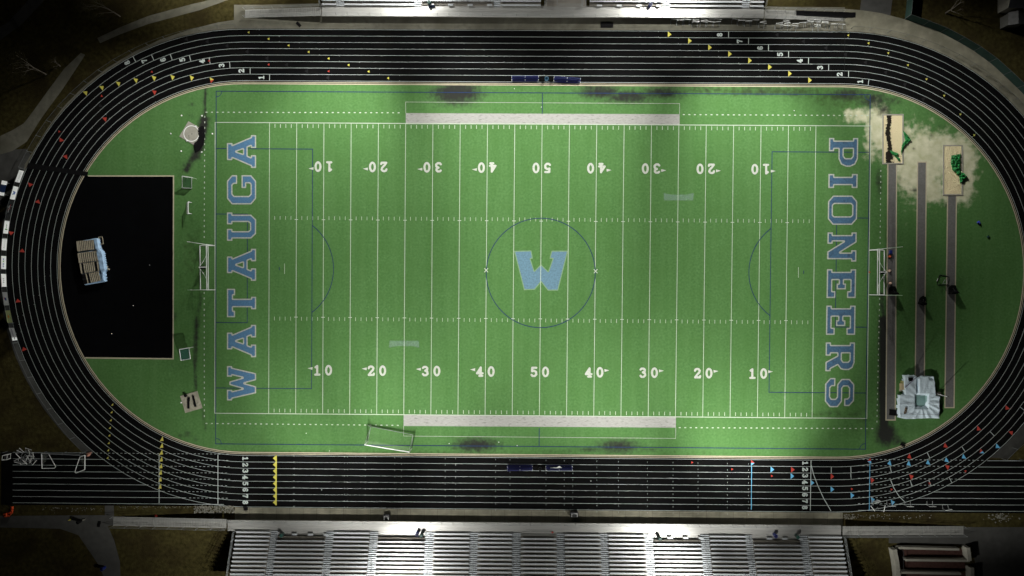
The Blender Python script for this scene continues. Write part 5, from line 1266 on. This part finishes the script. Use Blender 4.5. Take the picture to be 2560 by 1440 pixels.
P = [W(2498, 75), W(2537, 73), W(2536, 41), W(2498, 43)]; m0, m1_ = (P[0] + P[1]) / 2, (P[2] + P[3]) / 2
MB().face([P[0] + up * 2.1, m0 + up * 2.6, m1_ + up * 2.6, P[3] + up * 2.1]).face([m0 + up * 2.6, P[1] + up * 2.1, P[2] + up * 2.1, m1_ + up * 2.6]).build('roof', mat('shed_roof', (.22, .22, .22), .6, .3, amt=.15, scale=2), t, off=c)
def tree(x, y, h, seed, label):
    rnd = random.Random(seed); c = W(x, y); t = thing('bare_tree', label, 'tree', c, group='leafless trees beyond the track')
    tr, br = MB(), MB()
    def grow(p, d, L, r, lev):
        mb = tr if lev == 0 else br; q = p
        for k in range(3):
            d = (d + Vector((rnd.uniform(-.12, .12), rnd.uniform(-.12, .12), .03))).normalized(); e = q + d * L / 3
            mb.tube(q, e, r * (1 - .22 * k), r * (1 - .22 * (k + 1)), n=5 if lev < 2 else 3, cap=False); q = e
            if lev < 4 and (k > 0 or lev == 0):
                for _ in range(2 if lev < 3 else 3):
                    a = rnd.uniform(0, 6.28); s = rnd.uniform(.5, .95); nd_ = (d + Vector((math.cos(a) * s, math.sin(a) * s, rnd.uniform(-.1, .3)))).normalized()
                    grow(e, nd_, L * rnd.uniform(.45, .65), r * (1 - .22 * (k + 1)) * .55, lev + 1)
    grow(Vector((0, 0, -.05)), Vector((rnd.uniform(-.05, .05), rnd.uniform(-.05, .05), 1)), h * .62, .13, 0)
    tr.build('trunk', BARK, t); br.build('crown', BARK, t)
tree(300, 41, 7.5, 3, 'bare tree above the far path at upper left'); tree(116, 186, 7.5, 11, 'bare tree beside the upper path at far left'); tree(2364, 33, 6.5, 21, 'slender bare tree beyond the green fence at upper right'); tree(150, 165, 2.6, 5, 'small bare sapling beside the upper path')
rk = MB()
def rock(x, y, r):
    p = W(x, y); n = 6; i = len(rk.v); prof = [(r * .9, -.02), (r, r * .5), (r * .5, r * .9)]
    rk.lathe((p.x, p.y, -.03), [(a * random.uniform(.8, 1.2), b) for a, b in prof], n)
for _ in range(420): rock(random.uniform(486, 586), random.uniform(1265, 1283), random.uniform(.05, .14))
for _ in range(80): rock(random.uniform(290, 485), 1266 + abs(random.gauss(0, 3)), random.uniform(.03, .08))
for _ in range(60): rock(random.uniform(100, 262), 1269 + abs(random.gauss(0, 5)), random.uniform(.03, .08))
for _ in range(110): rock(random.uniform(2110, 2140) if random.random() < .5 else random.uniform(2130, 2330), 1288 + random.uniform(-2, 9), random.uniform(.04, .11))
for _ in range(60): rock(random.gauss(2500, 18), random.gauss(1293, 5), random.uniform(.05, .16))
stuff('rubble', rk, STONE, 'pale rubble stones strewn along the lower track edge')

# ------------------------------------------------------------------ light, world, camera
w = bpy.data.worlds.new('World'); SC.world = w; w.use_nodes = True
nt = w.node_tree; bg = nt.nodes['Background']; sky = nt.nodes.new('ShaderNodeTexSky'); sky.sky_type = 'NISHITA'; sky.sun_disc = False
sky.sun_elevation = R(-4); sky.sun_rotation = R(200); nt.links.new(sky.outputs[0], bg.inputs[0]); bg.inputs[1].default_value = .05
cam = bpy.data.cameras.new('Camera'); co = bpy.data.objects.new('Camera', cam); C.objects.link(co); co.location = (0, 0, H)
cam.sensor_width = 36; cam.lens = 36 * H / (2560 / S); cam.clip_end = 1000; cam.clip_start = 1
SC.camera = co
vs = SC.view_settings; vs.view_transform = 'Standard'; vs.look = 'None'; vs.exposure = 0; vs.gamma = 1; vs.use_curve_mapping = False
